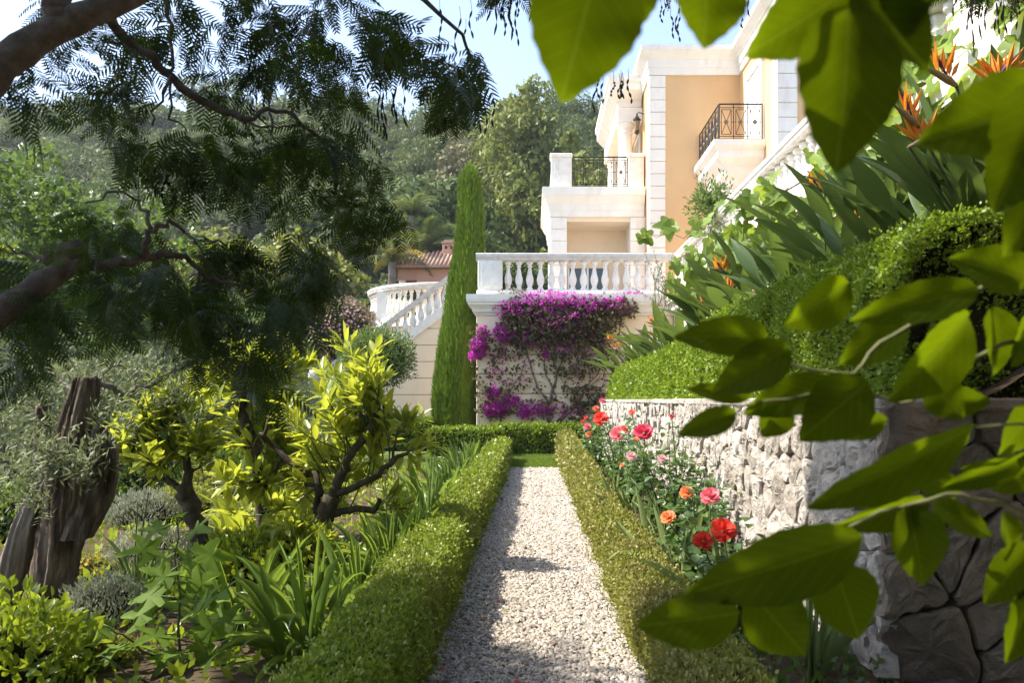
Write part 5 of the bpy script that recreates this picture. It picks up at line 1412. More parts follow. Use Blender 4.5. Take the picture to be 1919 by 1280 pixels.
def tree(kind, label, x, y, s=1.0, sz=1.0, z=None, cat='tree', name=None):
    z = float(hill(np.array([x]), np.array([y]))[0]) if z is None else z
    names = {'pine': 'umbrella_pine', 'pine2': 'pine_tree', 'oak': 'oak_tree', 'olive': 'olive_tree', 'tall': 'pepper_tree', 'brown': 'maquis_tree', 'lime': 'leafy_tree', 'nearlime': 'leafy_tree', 'nearolive': 'olive_tree', 'nearoak': 'oak_tree'}
    root = thing(name or names[kind], label, cat, (x, y, z))
    a = random.uniform(0, 6.28)
    for nm, me in (('trunk', KD[kind].trunk), ('crown', KD[kind].crown)):
        o = bpy.data.objects.new(nm, me); COL.objects.link(o); o.parent = root
        o.rotation_euler = (0, 0, a); o.scale = (s, s, s*sz)
    return root
def tpx(kind, label, px, ytop, Y, s, sz=1.0, **kw):
    """tree at depth Y under photo column px; its crown top is meant for row ytop"""
    x = (px-CX)*Y/F
    zt = P(px, ytop, Y).z; hgt = {'pine': 8.3, 'pine2': 9.4, 'oak': 7.4, 'olive': 5.1, 'tall': 11.8, 'brown': 6.0, 'lime': 6.1, 'nearlime': 6.1, 'nearolive': 5.1, 'nearoak': 7.4}[kind] * s * sz
    zg = float(hill(np.array([x]), np.array([Y]))[0])
    return tree(kind, label, x, Y, s, sz, z=min(zg+.3, zt - hgt) if zt - hgt < zg + .3 else zt - hgt if zt - hgt < zg + 2.5 else zg + .3, **kw)

TP = [('tall', 'tall pale green pepper tree beside the villa, highest crown against the sky', 1010, 130, 58, 1.30, 1.25), ('tall', 'yellowish weeping tree right behind the white portico', 1095, 185, 52, 1.05, 1.1), ('tall', 'mid green tall tree left of the pepper tree', 955, 175, 64, 1.15, 1.15),
      ('oak', 'broad dark round tree above and left of the cypress tip', 815, 292, 60, 1.55, 1.0), ('oak', 'dark tree under the broad round one behind the palms', 850, 385, 52, 1.0, 1.0), ('oak', 'green tree between cypress and portico balcony', 960, 315, 50, 1.05, 1.0), ('lime', 'light green bushy tree close behind the portico parapet', 1015, 300, 46, .85, 1.1),
      ('brown', 'brownish flat-topped tree on the slope above the round dark one', 850, 232, 86, 1.8, 1.1), ('brown', 'brownish tree on the ridge slope left of the tall pepper tree', 905, 250, 78, 1.4, 1.1), ('olive', 'grey-green tree behind the cypress tip', 930, 300, 64, 1.5, 1.0),
      ('pine2', 'pine on the skyline just left of the gap of sky', 795, 215, 110, 1.0, 1.0), ('pine2', 'pine on the skyline right of the gap of sky', 840, 205, 106, 1.15, 1.0), ('pine', 'umbrella pine on the skyline above the brown trees', 700, 195, 112, 1.5, 1.1),
      ('olive', 'silvery olive tree right of the cypress over the balustrade', 985, 408, 30, 1.02, 1.0), ('olive', 'silvery bush left of the portico by the white wall', 945, 445, 33, .75, 1.0), ('olive', 'silvery olive bush in front of the small pink house', 832, 472, 40, .95, 1.0),
      ('olive', 'greyish tree with a bare stem left of the palms', 660, 440, 40, 1.15, 1.0), ('olive', 'small grey shrub at the hedge left of the small house', 700, 520, 39, .55, 1.0),
      ('lime', 'sunlit yellow-green tree in the gap below the acacia', 560, 420, 44, 1.25, 1.1), ('lime', 'bright lime tree low behind the acacia tips', 600, 470, 36, .9, 1.0), ('lime', 'sunlit tree behind the middle acacia branch', 470, 425, 42, 1.3, 1.1), ('lime', 'yellow-green tree seen through the lower acacia leaves', 380, 410, 38, 1.2, 1.1),
      ('olive', 'grey-green tree behind the lower acacia limb', 300, 560, 17, .75, 1.0), ('olive', 'olive tree behind the ancient trunk', 150, 590, 13, .62, 1.0), ('olive', 'grey olive tree behind the slim citrus', 455, 620, 18, .75, 1.0), ('olive', 'olive bush between citrus and cypress stairs', 585, 640, 16.5, .55, 1.0), ('olive', 'shaggy olive at the left edge behind the trunk', 20, 560, 12, .7, 1.0),
      ('oak', 'dark tree at mid distance behind the lower acacia mass', 400, 500, 26, .95, 1.0), ('oak', 'dark green tree left of the grey stem tree', 590, 520, 34, .95, 1.0), ('oak', 'leafy tree at the left edge catching the sun', 30, 225, 15.0, .80, 1.0), ('lime', 'sunlit bush at the left edge below the leafy tree', 70, 440, 16, .75, 1.0), ('lime', 'sunny green tree behind the old trunk in the clearing', 240, 470, 24, .9, 1.0),
      ('pine', 'big umbrella pine on the left slope in haze', 130, 250, 92, 1.7, 1.0), ('pine', 'umbrella pine below the skyline behind the thick branch', 270, 270, 84, 1.5, 1.0), ('pine2', 'rounded pine halfway up the left slope', 210, 330, 66, 1.3, 1.0), ('olive', 'silvery tree halfway up the left slope', 330, 330, 58, 1.7, 1.1), ('olive', 'pale grey tree low on the left slope', 190, 400, 46, 1.4, 1.0), ('pine2', 'pine on the slope in the middle of the acacia gaps', 440, 300, 70, 1.5, 1.0),
      ('oak', 'dark oak on the slope behind the acacia branch tips', 640, 330, 66, 1.6, 1.0), ('brown', 'brownish tree on the slope behind the acacia sprays', 560, 270, 88, 1.7, 1.1), ('pine', 'pine peeping over the villa roof', 1345, 58, 62, 1.0, 1.0), ('oak', 'leafy tree behind the far hedge', 500, 540, 30, .8, 1.0), ('lime', 'light tree above the dark slope beside the house chimney', 740, 330, 62, 1.0, 1.0)]
for kind, lab, px, yt, Y, s, sz in TP: tpx('near' + kind if Y < 31 and kind in ('lime', 'olive', 'oak') else kind, lab, px, yt, Y, s, sz)

# the far wood: reads as one mass
Ms, Ts, mats = {}, {}, {}
def wood():
    g = np.random.default_rng(21)
    acc = {k: ([], []) for k in ('pine', 'pine2', 'oak', 'brown', 'olive')}
    n = 0
    for Y in np.arange(46, 128, 5.2):
        X = -.72*Y - 6
        while X < .42*Y + 8:
            if not (X > 1.5 and Y < 52 and X < 20):
                k = ('pine', 'oak', 'pine2', 'brown', 'olive', 'pine', 'oak', 'pine')[g.integers(8)]
                x, y = X + g.normal(0, 1.2), Y + g.normal(0, 1.4); s = g.uniform(.75, 1.25) * (1.0 if Y > 70 else .8)
                a = g.uniform(0, 6.28); Rm = np.array([[math.cos(a), -math.sin(a), 0], [math.sin(a), math.cos(a), 0], [0, 0, 1]]) * s
                keep = g.random(len(KD[k].T)) < (.27 if Y > 80 else .4)
                M = np.einsum('ij,kjl->kil', Rm, KD[k].M[keep]) * 1.5
                z = float(hill(np.array([x]), np.array([y]))[0]) - .8*s
                acc[k][0].append(M); acc[k][1].append(KD[k].T[keep] @ Rm.T + np.array([x, y, z])); n += 1
            X += g.uniform(4.2, 6.4)
    root = None
    m_of = {'pine': 'hillpine', 'pine2': 'hillpine', 'oak': 'hilloak', 'brown': 'hillbrown', 'olive': 'hillolive'}
    V, L_, MI = [], 0, []
    Mx = np.concatenate([m for k in acc for m in acc[k][0]]); Tx = np.concatenate([t for k in acc for t in acc[k][1]])
    me = scatter_mesh('wood', *QLEAF, Mx, Tx, None)
    names = ['hillpine', 'hilloak', 'hillbrown', 'hillolive']
    for nme in names: me.materials.append(mt[nme])
    mi = np.concatenate([np.full(sum(len(t) for t in acc[k][1]), names.index(m_of[k])) for k in acc]).astype(np.int32)
    me.polygons.foreach_set('material_index', mi)
    o = link('wood', me); tag(o, 'dense far wood covering the hillside up to the skyline', 'wood', kind='stuff')
    return n
n_wood = wood()
# undergrowth of the hillside
k = 60000
yy = rng.uniform(40, 125, k); xx = rng.uniform(-.75, .45, k) * yy
ok = ~((xx > 1) & (yy < 45)); xx, yy = xx[ok], yy[ok]; k = len(xx)
LL = rng.uniform(.3, .8, k) * np.clip(yy/60, .7, 1.6)
d = unit(rand_unit(k) + np.array([0, -.2, .6]))
o = link('undergrowth', scatter_mesh('undergrowth', *QLEAF, frames(d, rand_unit(k), LL, LL*.6), np.stack([xx, yy, hill(xx, yy) + rng.random(k)*1.6], 1), mt['hilloak']))
tag(o, 'scrubby undergrowth between the trees on the hillside', 'undergrowth', kind='stuff')
k = 26000
yy = rng.uniform(20, 40, k); xx = np.where(rng.random(k) < .8, rng.uniform(-.72, -.24, k)*yy, rng.uniform(-.3, -.06, k)*yy); LL = rng.uniform(.12, .4, k)
ok = ~((xx > -6.8) & (yy < 33)); xx, yy, LL = xx[ok], yy[ok], LL[ok]; k = len(xx)
d = unit(rand_unit(k) + np.array([0, -.2, .7]))
o = link('undergrowth', scatter_mesh('undergrowth', *QLEAF, frames(d, rand_unit(k), LL, LL*.5), np.stack([xx, yy, hill(xx, yy) + rng.random(k)*.9], 1), mt['shrub']))
tag(o, 'low green shrubbery of the garden beyond the bed', 'undergrowth', kind='stuff')

# palms
def palm_frond(n=12):
    vs, fs = [], []; y = z = 0.0
    for i in range(n+1):
        t = i/n; a = .9 - 2.0*t**1.2; y += math.cos(a)/n; z += math.sin(a)/n
        w = .26*math.sin(math.pi*min(1, .12+.88*t))**.6
        vs += [(0, y, z)]
        b = len(vs)-1
        for sg in (-1, 1):
            for u in (0, .33, .66):
                yy = y + u/n*.8; i0 = len(vs)
                vs += [(0, yy, z), (0, yy+.02, z), (sg*w*.9, yy+.10, z-w*.55)]
                fs.append((i0, i0+1, i0+2))
        vs += [(-.008, y, z), (.008, y, z)]
    return vs, fs
pf = MB().add(*palm_frond()).mesh('frond', mt['palm']); pfg = MB().add(*palm_frond()).mesh('frond', mt['palmgold'])
def palm(label, px, py, Y, h, L, n, gold=0):
    top = P(px, py, Y); root = thing('palm_tree', label, 'palm', top - Vector((0, 0, h)))
    m = MB(); m.tube(wobble([top-Vector((0, 0, h)), top], 8, .03), taper(.24, .20, 9), 9); m.build('trunk', mt['paletrunk'], root, smooth=False)
    for i in range(n):
        a = i*2.4 + random.uniform(-.2, .2); el = random.uniform(-.35, .9)
        d = Vector((math.cos(a)*math.cos(el), math.sin(a)*math.cos(el), math.sin(el)))
        o = solo_leaf(root, pfg if i < gold else pf, top, d, Vector((0, 0, 1)), L*random.uniform(.8, 1.15), 'frond')
palm('fan-topped palm with dry skirt left of the cypress', 772, 405, 50, 4.0, 2.0, 30)
palm('low palm with golden old fronds above the small house roof', 735, 492, 45, 1.6, 2.3, 26, 7)
palm('dark feathery palm between the golden palm and the chimney', 800, 468, 49, 2.0, 2.4, 30)
# haze
hz = MB().box(-260, 230, -70, 250, -6, 75).build('haze', None); tag(hz, 'thin summer haze over the hillside', 'haze', kind='stuff')
hm, nt, b = base_mat('haze_air'); nt.nodes.remove(b)
pv = N(nt, 'ShaderNodeVolumePrincipled'); pv.inputs['Color'].default_value = (.86, .92, 1, 1); pv.inputs['Density'].default_value = .0004; pv.inputs['Anisotropy'].default_value = .3
nt.links.new(pv.outputs['Volume'], nt.nodes['Material Output'].inputs['Volume']); hz.data.materials.append(hm)
# ------------------------------------------------------------------ acacia over the near left of the garden
def frond_geo(pairs=9, leafl=9, seed=0):
    """bipinnate leaf about 1 long on +y, pinnae with many tiny leaflets"""
    r = random.Random(seed); vs, fs = [], []
    def quad(a, b, c, d): i = len(vs); vs.extend([tuple(a), tuple(b), tuple(c), tuple(d)]); fs.append((i, i+1, i+2, i+3))
    droop = lambda t: -.28*t*t
    for i in range(6):
        t0, t1 = i/6, (i+1)/6
        quad((-.006, t0, droop(t0)), (.006, t0, droop(t0)), (.005, t1, droop(t1)), (-.005, t1, droop(t1)))
    for i in range(pairs):
        t = .10 + .88*i/(pairs-1); base = Vector((0, t, droop(t)))
        L = .36*math.sin(math.pi*(.22 + .68*t))**.7
        for sg in (-1, 1):
            d = Vector((sg*.86, .50 + r.uniform(-.1, .1), -.22 + r.uniform(-.1, .1))).normalized()
            s = d.cross(Vector((0, 0, 1))).normalized(); nn = s.cross(d)
            w = .024 + .006*r.random(); q0 = base; prev = None
            for j in range(4):
                u = j/3; p = base + d*L*u + Vector((0, 0, -.16*L*u*u))
                ww = w*(.45, 1.0, .85, .12)[j]
                cur = (p - s*ww, p + s*ww)
                if prev: quad(prev[0], prev[1], cur[1], cur[0])
                prev = cur
    return vs, fs
def spray_mesh(seed, n=15):
    r = random.Random(seed); V, Fc = [], []
    tv, tf = frond_geo(10, 7, seed); tv = np.array(tv)
    Ms, Ts = [], []
    for i in range(n):
        t = r.random(); p = Vector((r.uniform(-.12, .12), t*.75, r.uniform(-.10, .10) - .12*t))
        a = r.uniform(0, 6.28)
        d = Vector((math.cos(a)*.8, .35 + .5*r.random(), math.sin(a)*.5 - .35)).normalized()
        Ms.append(frames(np.array([tuple(d)]), np.array([(r.uniform(-.5, .5), r.uniform(-.5, .5), 1.0)]), (ll := r.uniform(.34, .55)), ll*.8)[0]); Ts.append(tuple(p))
    return scatter_mesh('spray', tv, tf, np.array(Ms), np.array(Ts), mt['acacia'])
SP = [spray_mesh(s) for s in (1, 2, 3, 4)]
ac = thing('acacia_tree', 'dark feathery acacia overhanging the near garden with bare limbs and hanging pods', 'tree', (-2.45, 1.75, 0))
def alimb(pts, r0, r1, n=9, amp=.008, k=3, mat='acaciabark'):
    m = MB(); limb(m, pts, r0, r1, amp, n, k); return m.build('limb', mt[mat], ac, smooth=True)
m = MB(); m.tube(wobble([(-2.45, 1.75, -.1), (-2.4, 1.8, .8), (-2.3, 1.9, 1.5), (-2.15, 2.0, 2.0)], 3, .02), taper(.16, .10, 10), 12); m.build('trunk', mt['acaciabark'], ac, smooth=True)
alimb([(-2.15, 2.0, 1.95), P(-90, 215, 2.15), P(0, 118, 2.2), P(105, 52, 2.25), P(200, 15, 2.3), P(330, -60, 2.5), P(500, -160, 3.0), (-.6, 4.4, 4.4)], .050, .030, 12, .004)
alimb([P(118, 45, 2.27), P(112, 10, 2.25), P(100, -50, 2.25), P(60, -200, 2.3), (-2.3, 2.9, 3.7), (-3.4, 3.6, 4.5)], .040, .03, 10)
alimb([P(170, 0, 2.6), P(235, 70, 2.9), P(300, 125, 3.0), P(360, 175, 3.05), P(420, 210, 3.1), P(455, 222, 3.1)], .020, .012)
alimb([P(455, 222, 3.1), P(500, 208, 3.15), P(545, 215, 3.2), P(610, 260, 3.3), P(660, 310, 3.3), P(715, 370, 3.3)], .010, .004)
alimb([P(455, 222, 3.1), P(490, 235, 3.1), P(535, 238, 3.1), P(560, 225, 3.1)], .006, .003)
alimb([P(318, 135, 3.0), P(320, 90, 3.0), P(310, 30, 3.0), P(300, -40, 3.0)], .006, .009)
alimb([P(320, 140, 3.0), P(300, 190, 2.95), P(285, 235, 2.9)], .006, .003); alimb([P(322, 140, 3.0), P(322, 225, 3.0), P(350, 245, 3.0)], .005, .003); alimb([P(505, 210, 3.1), P(515, 250, 3.1), P(535, 290, 3.1)], .005, .003)
alimb([P(608, 262, 3.3), P(625, 320, 3.25), P(630, 360, 3.2)], .005, .003)
alimb([(-2.3, 1.9, 1.3), P(-70, 640, 2.1), P(0, 588, 2.2), P(60, 545, 2.25), P(115, 505, 2.3), P(150, 478, 2.3)], .042, .026, 12, .004)
alimb([P(98, 490, 2.34), P(112, 478, 2.34), P(128, 478, 2.32), P(152, 480, 2.3)], .03, .035, 10)
alimb([P(148, 478, 2.3), P(185, 488, 2.4), P(230, 492, 2.5), P(275, 480, 2.6), P(310, 478, 2.65), P(345, 485, 2.7), P(390, 520, 2.8), P(425, 530, 2.8), P(470, 540, 2.9)], .018, .005)
alimb([P(262, 484, 2.55), P(275, 445, 2.55), P(290, 422, 2.55), P(320, 420, 2.6), P(345, 435, 2.65)], .013, .005)
alimb([P(283, 428, 2.55), P(275, 395, 2.6), P(250, 370, 2.6), P(228, 362, 2.6), P(160, 380, 2.6)], .007, .003)
alimb([P(345, 435, 2.65), P(380, 480, 2.7), P(420, 525, 2.8)], .004, .003); alimb([P(100, 487, 2.35), P(60, 475, 2.4), P(10, 455, 2.4)], .007, .003)
alimb([P(310, 478, 2.65), P(355, 480, 2.7), P(375, 530, 2.75), P(420, 545, 2.8)], .006, .003)
alimb([P(500, -160, 3.0), P(620, -90, 3.2), P(760, -20, 3.5), P(860, 60, 3.7), P(900, 120, 3.8)], .018, .005)
alimb([(-3.4, 3.6, 4.5), (-4.2, 3.5, 4.7), (-4.8, 3.6, 4.8)], .05, .02); alimb([(-.6, 4.4, 4.4), (-.7, 6, 5.2), (-.9, 7.5, 5.7)], .035, .012); alimb([(-.6, 4.4, 4.4), (.9, 4.4, 4.7), (2.2, 4.6, 4.9), (3.4, 4.6, 5.0)], .03, .012)
n_sp = 0
def put_spray(p, s, down=.35, yaw=None):
    global n_sp
    o = bpy.data.objects.new('spray', random.choice(SP)); COL.objects.link(o)
    a = random.uniform(0, 6.28) if yaw is None else yaw + random.gauss(0, .6)
    d = Vector((math.cos(a), math.sin(a), -down + random.gauss(0, .3))).normalized()
    m4 = Matrix(frames(np.array([tuple(d)]), np.array([(random.gauss(0, .4), random.gauss(0, .4), 1.0)]), s, s)[0].tolist()).to_4x4(); m4.translation = Vector(p) - d*s*.4
    o.matrix_basis = m4; attach(o, ac); n_sp += 1
AB = [(120, 40, 130, 70, 2.9, 5), (330, 50, 130, 80, 3.2, 7), (500, 50, 120, 90, 3.3, 9), (640, 50, 130, 90, 3.5, 12), (790, 90, 80, 70, 3.7, 7), (860, 150, 60, 55, 3.8, 6), (670, 150, 40, 50, 3.5, 3), (560, 120, 80, 50, 3.4, 5), (420, 130, 70, 50, 3.2, 4), (150, 165, 60, 50, 2.9, 3), (80, 175, 40, 40, 2.8, 2), (240, 180, 50, 50, 3.0, 3),
      (300, 270, 70, 50, 3.0, 5), (400, 290, 70, 45, 3.1, 5), (470, 330, 60, 50, 3.1, 4), (560, 250, 60, 40, 3.2, 5), (620, 310, 70, 50, 3.3, 6), (680, 370, 50, 40, 3.3, 4), (570, 370, 50, 35, 3.2, 2), (240, 260, 40, 40, 2.9, 2), (700, 420, 30, 25, 3.3, 2),
      (120, 430, 100, 45, 2.5, 6), (250, 450, 90, 45, 2.6, 5), (40, 500, 60, 50, 2.4, 4), (350, 520, 90, 50, 2.8, 8), (460, 510, 80, 55, 2.9, 8), (250, 570, 110, 50, 2.7, 9), (400, 600, 90, 45, 2.8, 8), (520, 590, 80, 40, 3.0, 8), (110, 580, 80, 40, 2.5, 5), (60, 660, 70, 35, 2.5, 4), (560, 520, 50, 40, 3.0, 4), (440, 660, 60, 40, 2.9, 4), (480, 700, 40, 30, 3.0, 2), (330, 640, 70, 30, 2.8, 3), (600, 470, 40, 30, 3.1, 2)]
for px, py, rx, ry, Y, n in AB:
    for i in range(max(1, round(n*.82))):
        a = random.uniform(0, 6.28); r = math.sqrt(random.random())
        put_spray(P(px + math.cos(a)*r*rx, py + math.sin(a)*r*ry, Y + random.gauss(0, .22)), random.uniform(.21, .33)*Y/3.0, .5)
CAN = [(-4.2, 3.65, 4.6, .6, .32, .4, 24), (-3.6, 3.2, 4.2, .8, .6, .4, 18), (-2.2, 4.2, 4.7, .6, .5, .35, 26), (-1.2, 4.1, 4.7, .7, .5, .35, 26), (-.8, 6.5, 5.8, .6, .5, .3, 14), (-.1, 5.4, 5.2, .6, .6, .35, 16), (-2.8, 3.4, 4.2, .8, .5, .4, 12), (-3.1, 2.5, 4.0, .6, .4, .4, 22), (-2.6, 1.9, 3.7, .5, .4, .4, 10)]
for x, y, z, rx, ry, rz, n in CAN:
    for i in range(n):
        put_spray((x + random.gauss(0, rx*.6), y + random.gauss(0, ry*.6), max(z + random.gauss(0, rz*.6), EYE + (y+ry+.8)*.51)), random.uniform(.8, 1.15), .2)
def pods(px, py, Y, n, L=.22, sp=.05):
    """strings of dry bead-like pods"""
    for i in range(n):
        top = P(px, py, Y) + Vector((random.gauss(0, sp), random.gauss(0, sp), random.gauss(0, .02))); m = MB()
        pts, rad = [], []; nb = random.randint(2, 5); z = 0; x = random.gauss(0, .01)
        l = L*random.uniform(.5, 1.1)
        for b in range(nb):
            t0 = b/nb
            for u, r in ((.05, .0012), (.25, .0045), (.5, .0062), (.75, .0042), (.95, .0012)):
                t = t0 + u/nb; pts.append(top + Vector((x*t + .008*math.sin(6*t+i), .006*math.cos(5*t+i), -l*t))); rad.append(r)
        m.tube([top + Vector((0, 0, .05))] + pts, [.0012] + rad, 6); m.build('pod', mt['pod'], ac, smooth=True)
for a in ((1830, -15, 4.6, 9, .30), (1858, 5, 4.6, 4, .18), (1900, -20, 4.6, 5, .25), (1800, -10, 4.6, 3, .16), (1262, 30, 4.6, 3, .14), (1248, 10, 4.6, 3, .12), (1375, -25, 4.6, 3, .2), (1345, 35, 4.6, 3, .1), (950, -10, 4.0, 6, .22), (975, 0, 4.0, 6, .2), (1135, 145, 4.0, 4, .12), (1165, 150, 4.0, 5, .13), (880, 170, 3.9, 5, .16), (910, 180, 3.9, 5, .2), (860, 20, 3.8, 4, .2), (570, 130, 3.4, 3, .16), (735, 170, 3.6, 5, .2), (715, 130, 3.6, 3, .2), (690, 90, 3.6, 3, .2), (330, 330, 3.0, 6, .12), (350, 325, 3.0, 3, .12), (465, 80, 3.3, 3, .15), (600, 90, 3.4, 3, .16)): pods(*a)
for px, py, Y in ((1815, -35, 4.6), (1870, -45, 4.6), (960, -30, 4.0), (1250, -30, 4.6), (1915, -30, 4.6)):
    for i in range(2): put_spray(P(px + random.gauss(0, 25), py, Y), .32, .2)

# ------------------------------------------------------------------ broad leaves close to the lens
def broad_leaf(seed, fold=.10, curl=.18):
    r = random.Random(seed); nu, nv = 7, 16; vs = []
    for j in range(nv+1):
        t = j/nv
        w = .5 * (math.sin(math.pi*min(1, t**.78))**.80) * (1 - .10*t) if t < .93 else .5*math.sin(math.pi*(.93**.78))**.8*.9*((1-t)/.07)**.8
        w = max(w, .004)
        tooth = (.012 if j % 2 else -.010) * (1 if 0 < j < nv else 0)
        for i in range(nu):
            u = i/(nu-1)*2-1
            ww = w + (tooth if abs(u) > .99 else 0)
            vs.append((u*ww, t, fold*abs(u)*w*2 - curl*(t-.4)**2 + .035*math.sin(5*t+seed)*u + .014*math.sin(17*t + 2.5*abs(u) + seed)*abs(u)))
    fs = [(j*nu+i, j*nu+i+1, (j+1)*nu+i+1, (j+1)*nu+i) for j in range(nv) for i in range(nu-1)]
    return MB().add(vs, fs).mesh('leaf', mt['mulberry'], True)
def add_veins(m):
    """paler midrib and side veins in leaf space"""
    nt = m.node_tree; tc = N(nt, 'ShaderNodeTexCoord'); sx = N(nt, 'ShaderNodeSeparateXYZ'); nt.links.new(tc.outputs['Object'], sx.inputs[0])
    ab = N(nt, 'ShaderNodeMath', operation='ABSOLUTE'); nt.links.new(sx.outputs['X'], ab.inputs[0])
    a = N(nt, 'ShaderNodeMath', operation='MULTIPLY_ADD'); a.inputs[1].default_value = -.75; nt.links.new(ab.outputs[0], a.inputs[0]); nt.links.new(sx.outputs['Y'], a.inputs[2])
    fr = N(nt, 'ShaderNodeMath', operation='PINGPONG'); fr.inputs[1].default_value = .062; nt.links.new(a.outputs[0], fr.inputs[0])
    v1 = N(nt, 'ShaderNodeMapRange'); v1.inputs['From Min'].default_value = .0; v1.inputs['From Max'].default_value = .008; v1.inputs['To Min'].default_value = .40; v1.inputs['To Max'].default_value = 0; nt.links.new(fr.outputs[0], v1.inputs['Value'])
    v2 = N(nt, 'ShaderNodeMapRange'); v2.inputs['From Min'].default_value = .004; v2.inputs['From Max'].default_value = .016; v2.inputs['To Min'].default_value = .6; v2.inputs['To Max'].default_value = 0; nt.links.new(ab.outputs[0], v2.inputs['Value'])
    mx = N(nt, 'ShaderNodeMath', operation='MAXIMUM'); nt.links.new(v1.outputs['Result'], mx.inputs[0]); nt.links.new(v2.outputs['Result'], mx.inputs[1])
    for nd, sock in ((nt.nodes['Principled BSDF'], 'Base Color'), ([n for n in nt.nodes if n.type == 'BSDF_TRANSLUCENT'][0], 'Color')):
        src = nd.inputs[sock].links[0].from_socket
        nt.links.new(mixc(nt, mx.outputs[0], src, (.20, .27, .02)), nd.inputs[sock])
add_veins(mt['mulberry'])
BLF = [broad_leaf(s, f, c) for s, f, c in ((1, .10, .16), (2, .16, .24), (3, .05, .12), (4, .2, .05))]
def fore_leaf(parent, x0, y0, x1, y1, wpx, Y, lit, dY=0.0):
    a, b = P(x0, y0, Y + dY*.5), P(x1, y1, Y - dY*.5); d = b - a
    nrm = Vector((.55, -1, -.15)) if lit > .5 else (Vector((.22, -1, .10)) if lit > .2 else Vector((.03, -1, .08)))
    jj = .10 if lit > .2 else .04
    nrm += Vector((random.gauss(0, jj), 0, random.gauss(0, jj*.8)))
    L = d.length; W = wpx*Y/F*1.02
    o = bpy.data.objects.new('leaf', random.choice(BLF)); COL.objects.link(o)
    m4 = Matrix(frames(np.array([tuple(d)]), np.array([tuple(nrm)]), L, W, L*.7)[0].tolist()).to_4x4(); m4.translation = a
    o.matrix_basis = m4; return attach(o, parent)
mt['foretwig'] = solid('young_twig', [(.3, (.10, .12, .04)), (.7, (.20, .19, .09))], 30, rough=.7)
def twig(parent, pts, r0, r1):
    m = MB(); w = wobble([Vector(p) for p in pts], 3, .002); m.tube(w, taper(r0, r1, len(w)), 8); m.build('twig', mt['foretwig'], parent, smooth=True)
bt = thing('broadleaf_tree', 'blurred broad green leaves of a tree overhanging the view from the right edge', 'tree', (3.0, -.6, 0))
m = MB(); m.tube(wobble([(3.0, -.6, -.1), (2.95, -.55, 1.4), (2.8, -.4, 2.6), (2.2, .1, 3.8)], 3, .02), taper(.15, .08, 10), 12); m.build('trunk', mt['bark'], bt, smooth=True)
for pts in ([(2.8, -.4, 2.5), (1.9, .2, 3.6), (1.2, .6, 4.2)], [(2.8, -.4, 2.4), (3.0, 1.0, 3.6), (3.0, 2.4, 4.4)], [(2.5, -.2, 3.0), (1.4, 1.2, 4.0), (.6, 2.4, 4.6)], [(2.9, -.5, 2.0), (2.2, .0, 1.7), (1.1, .72, 1.70)], [(2.9, -.5, 1.6), (2.0, .1, 1.5), (1.0, .95, 1.38)]):
    m = MB(); limb(m, pts, .05, .012, .02, 8); m.build('limb', mt['bark'], bt, smooth=True)
k = 84000  # crown mostly unseen; clusters behind the camera added to block skylight
c = np.array([(2.6, 1.6, 4.3), (1.2, 1.2, 4.4), (3.4, 2.4, 4.4), (1.6, 2.6, 4.7), (.2, 2.4, 4.8), (3.0, -.6, 4.0), (1.0, -.8, 4.6), (-.8, -.4, 4.7), (4.0, .8, 3.6), (2.2, .3, 5.0), (3.2, 1.4, 5.1), (4.3, 2.2, 4.8), (4.4, .2, 4.8), (2.4, 2.9, 5.1), (3.4, 3.0, 5.0), (1.6, -.6, 5.2)] + [(xx_ + random.uniform(-.3, .3), -1.7 - .9*random.random(), zz_) for xx_ in (-3.5, -2.2, -1, .2, 1.4, 2.6, 3.8, 5.0, 6.2) for zz_ in (.5, 1.3, 2.1, 2.9, 3.7, 4.6)] + [(5.2, y_, z_) for y_ in (-.6, .8, 2.2) for z_ in (1.9, 3.0, 4.2)])
ci = rng.integers(0, len(c), k); pos = c[ci] + rand_unit(k) * (rng.random(k)**.4)[:, None] * np.array([.85, .75, .55])
pos[:, 2] = np.where(pos[:, 1] > -.6, np.maximum(pos[:, 2], EYE + np.maximum(.3, pos[:, 1] + .2) * .56 + .3), np.maximum(.05, pos[:, 2]))
LL = rng.uniform(.11, .19, k)
link('crown', scatter_mesh('crown', *LEAF6, frames(unit(rand_unit(k) + np.array([0, 0, -.4])), unit(rand_unit(k)*.7 + np.array([0, 0, 1.0])), LL, LL*.6), pos, mt['mulberry']), bt)
f1 = bt
Y = .62
twig(f1, [P(2100, -260, .7), P(1800, -150, .66), P(1600, -70, Y), P(1400, -100, Y), P(1130, -110, Y)], .004, .002)
for L_ in ((1128, -95, 1052, 190, 225, .60, .4), (1325, -70, 1322, 88, 165, .64, .7), (1600, -25, 1398, 104, 140, .66, .9), (1594, 10, 1572, 322, 210, .62, .25), (1600, -40, 1742, 135, 150, .66, .15), (1560, -20, 1640, 110, 110, .70, .8), (1500, -90, 1545, 60, 130, .68, .1), (1690, -110, 1700, 70, 130, .66, .1), (1180, -100, 1190, 60, 120, .68, .8), (1030, -100, 1080, 120, 130, .7, .8)):
    fore_leaf(f1, *L_)
f2 = bt
twig(f2, [P(2150, 60, .8), P(2040, 130, .76), P(1960, 180, .74)], .004, .002)
for L_ in ((1985, 185, 1722, 268, 165, .72, .3), (1975, 150, 1868, 400, 170, .70, .05), (2000, 300, 1880, 480, 120, .75, .1)):
    fore_leaf(f2, *L_)
f3 = bt
twig(f3, [P(2120, 430, 1.0), P(1960, 500, .96), P(1840, 545, .95), P(1735, 590, .95), P(1650, 640, .95), P(1600, 700, .95), P(1490, 690, .95), P(1440, 640, .95)], .0035, .0014)
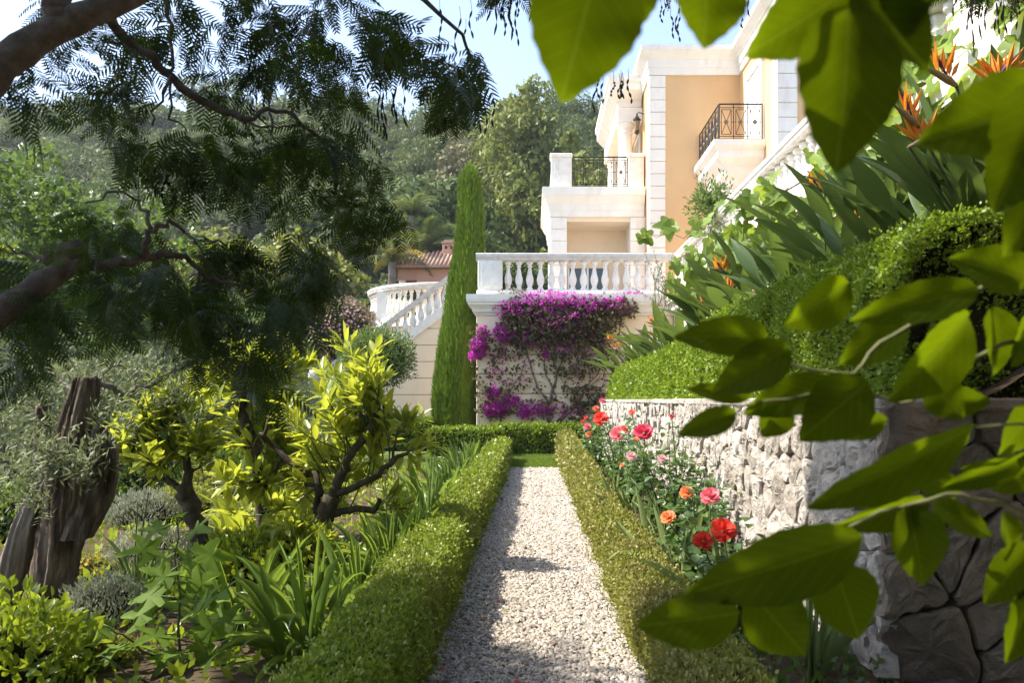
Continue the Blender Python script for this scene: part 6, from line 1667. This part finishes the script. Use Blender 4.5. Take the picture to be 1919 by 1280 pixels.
twig(f3, [P(1900, 640, .95), P(1830, 668, .95), P(1740, 715, .95), P(1690, 760, .95), P(1620, 730, .95), P(1480, 745, .95), P(1380, 765, .95)], .003, .0013)
for L_ in ((1930, 525, 1782, 482, 95, .90, .8), (1592, 530, 1465, 612, 104, .92, .9), (1838, 540, 1595, 598, 84, .93, .5), (1822, 588, 1668, 758, 140, .90, 1.0), (1862, 575, 1862, 705, 120, .95, .7), (1950, 560, 1900, 690, 110, .95, .7), (1440, 628, 1263, 632, 78, .94, .1), (1482, 650, 1334, 738, 92, .93, .05), (1628, 715, 1498, 826, 125, .92, .12), (1560, 715, 1392, 775, 80, .95, .1), (1382, 772, 1268, 816, 55, .95, .15), (1412, 742, 1286, 728, 42, .98, .6), (1475, 755, 1428, 820, 76, .97, .25),
           (1738, 712, 1808, 785, 88, .97, .6), (1664, 785, 1556, 820, 50, 1.0, .3), (1700, 605, 1572, 682, 84, .99, .1), (1790, 640, 1700, 690, 70, 1.02, .3), (1740, 760, 1860, 750, 60, 1.0, .1)):
    fore_leaf(f3, *L_)
f4 = bt
twig(f4, [P(2120, 1010, 1.0), P(1960, 985, .95), P(1880, 950, .94), P(1800, 928, .93), P(1740, 935, .93), P(1650, 960, .93), P(1560, 1010, .92), P(1480, 1060, .9), P(1400, 1100, .9)], .0036, .0014)
twig(f4, [P(2100, 760, .96), P(1960, 800, .95), P(1830, 800, .94)], .0025, .0015)
for L_ in ((1832, 800, 1518, 958, 108, .90, .9), (1935, 850, 1768, 918, 56, .95, 1.0), (1622, 1010, 1286, 1118, 140, .86, .1), (1388, 1150, 1194, 1176, 112, .86, .2), (1405, 1108, 1512, 1232, 128, .88, .05), (1562, 1058, 1612, 1200, 132, .90, .05), (1700, 945, 1735, 1100, 112, .93, .2), (1738, 938, 1555, 990, 66, .95, .5), (1945, 760, 1872, 855, 96, .96, .7), (1935, 1020, 1848, 1135, 100, .95, .05), (1940, 1100, 1885, 1245, 90, .95, .2), (1745, 945, 1862, 1006, 58, .96, .7), (1940, 900, 1800, 880, 70, 1.0, .3), (1800, 925, 1700, 890, 60, 1.0, .1), (1880, 960, 1900, 1040, 60, 1.0, .6)):
    fore_leaf(f4, *L_)

for i in range(3):                                       # unseen twigs added above the view to shade the lower spray
    z = 1.92 + .12*i
    tw0 = Vector((-.10, .92, z + .05)); tw1 = Vector((-.62, .95, z))
    twig(bt, [Vector((.9, .6, 2.3 + .1*i)), Vector((.35, .85, z + .12)), tw0, tw1], .003, .0013)
    for j in range(7):
        a = tw0.lerp(tw1, .25 + j/8.5); o = bpy.data.objects.new('leaf', random.choice(BLF)); COL.objects.link(o)
        d = Vector((-.5, .7 if j % 2 else -.7, random.uniform(-.1, .3))); L = random.uniform(.09, .13)
        m4 = Matrix(frames(np.array([tuple(d)]), np.array([(-.6, random.gauss(0, .15), .8)]), L, L*.65)[0].tolist()).to_4x4(); m4.translation = a
        o.matrix_basis = m4; attach(o, bt)
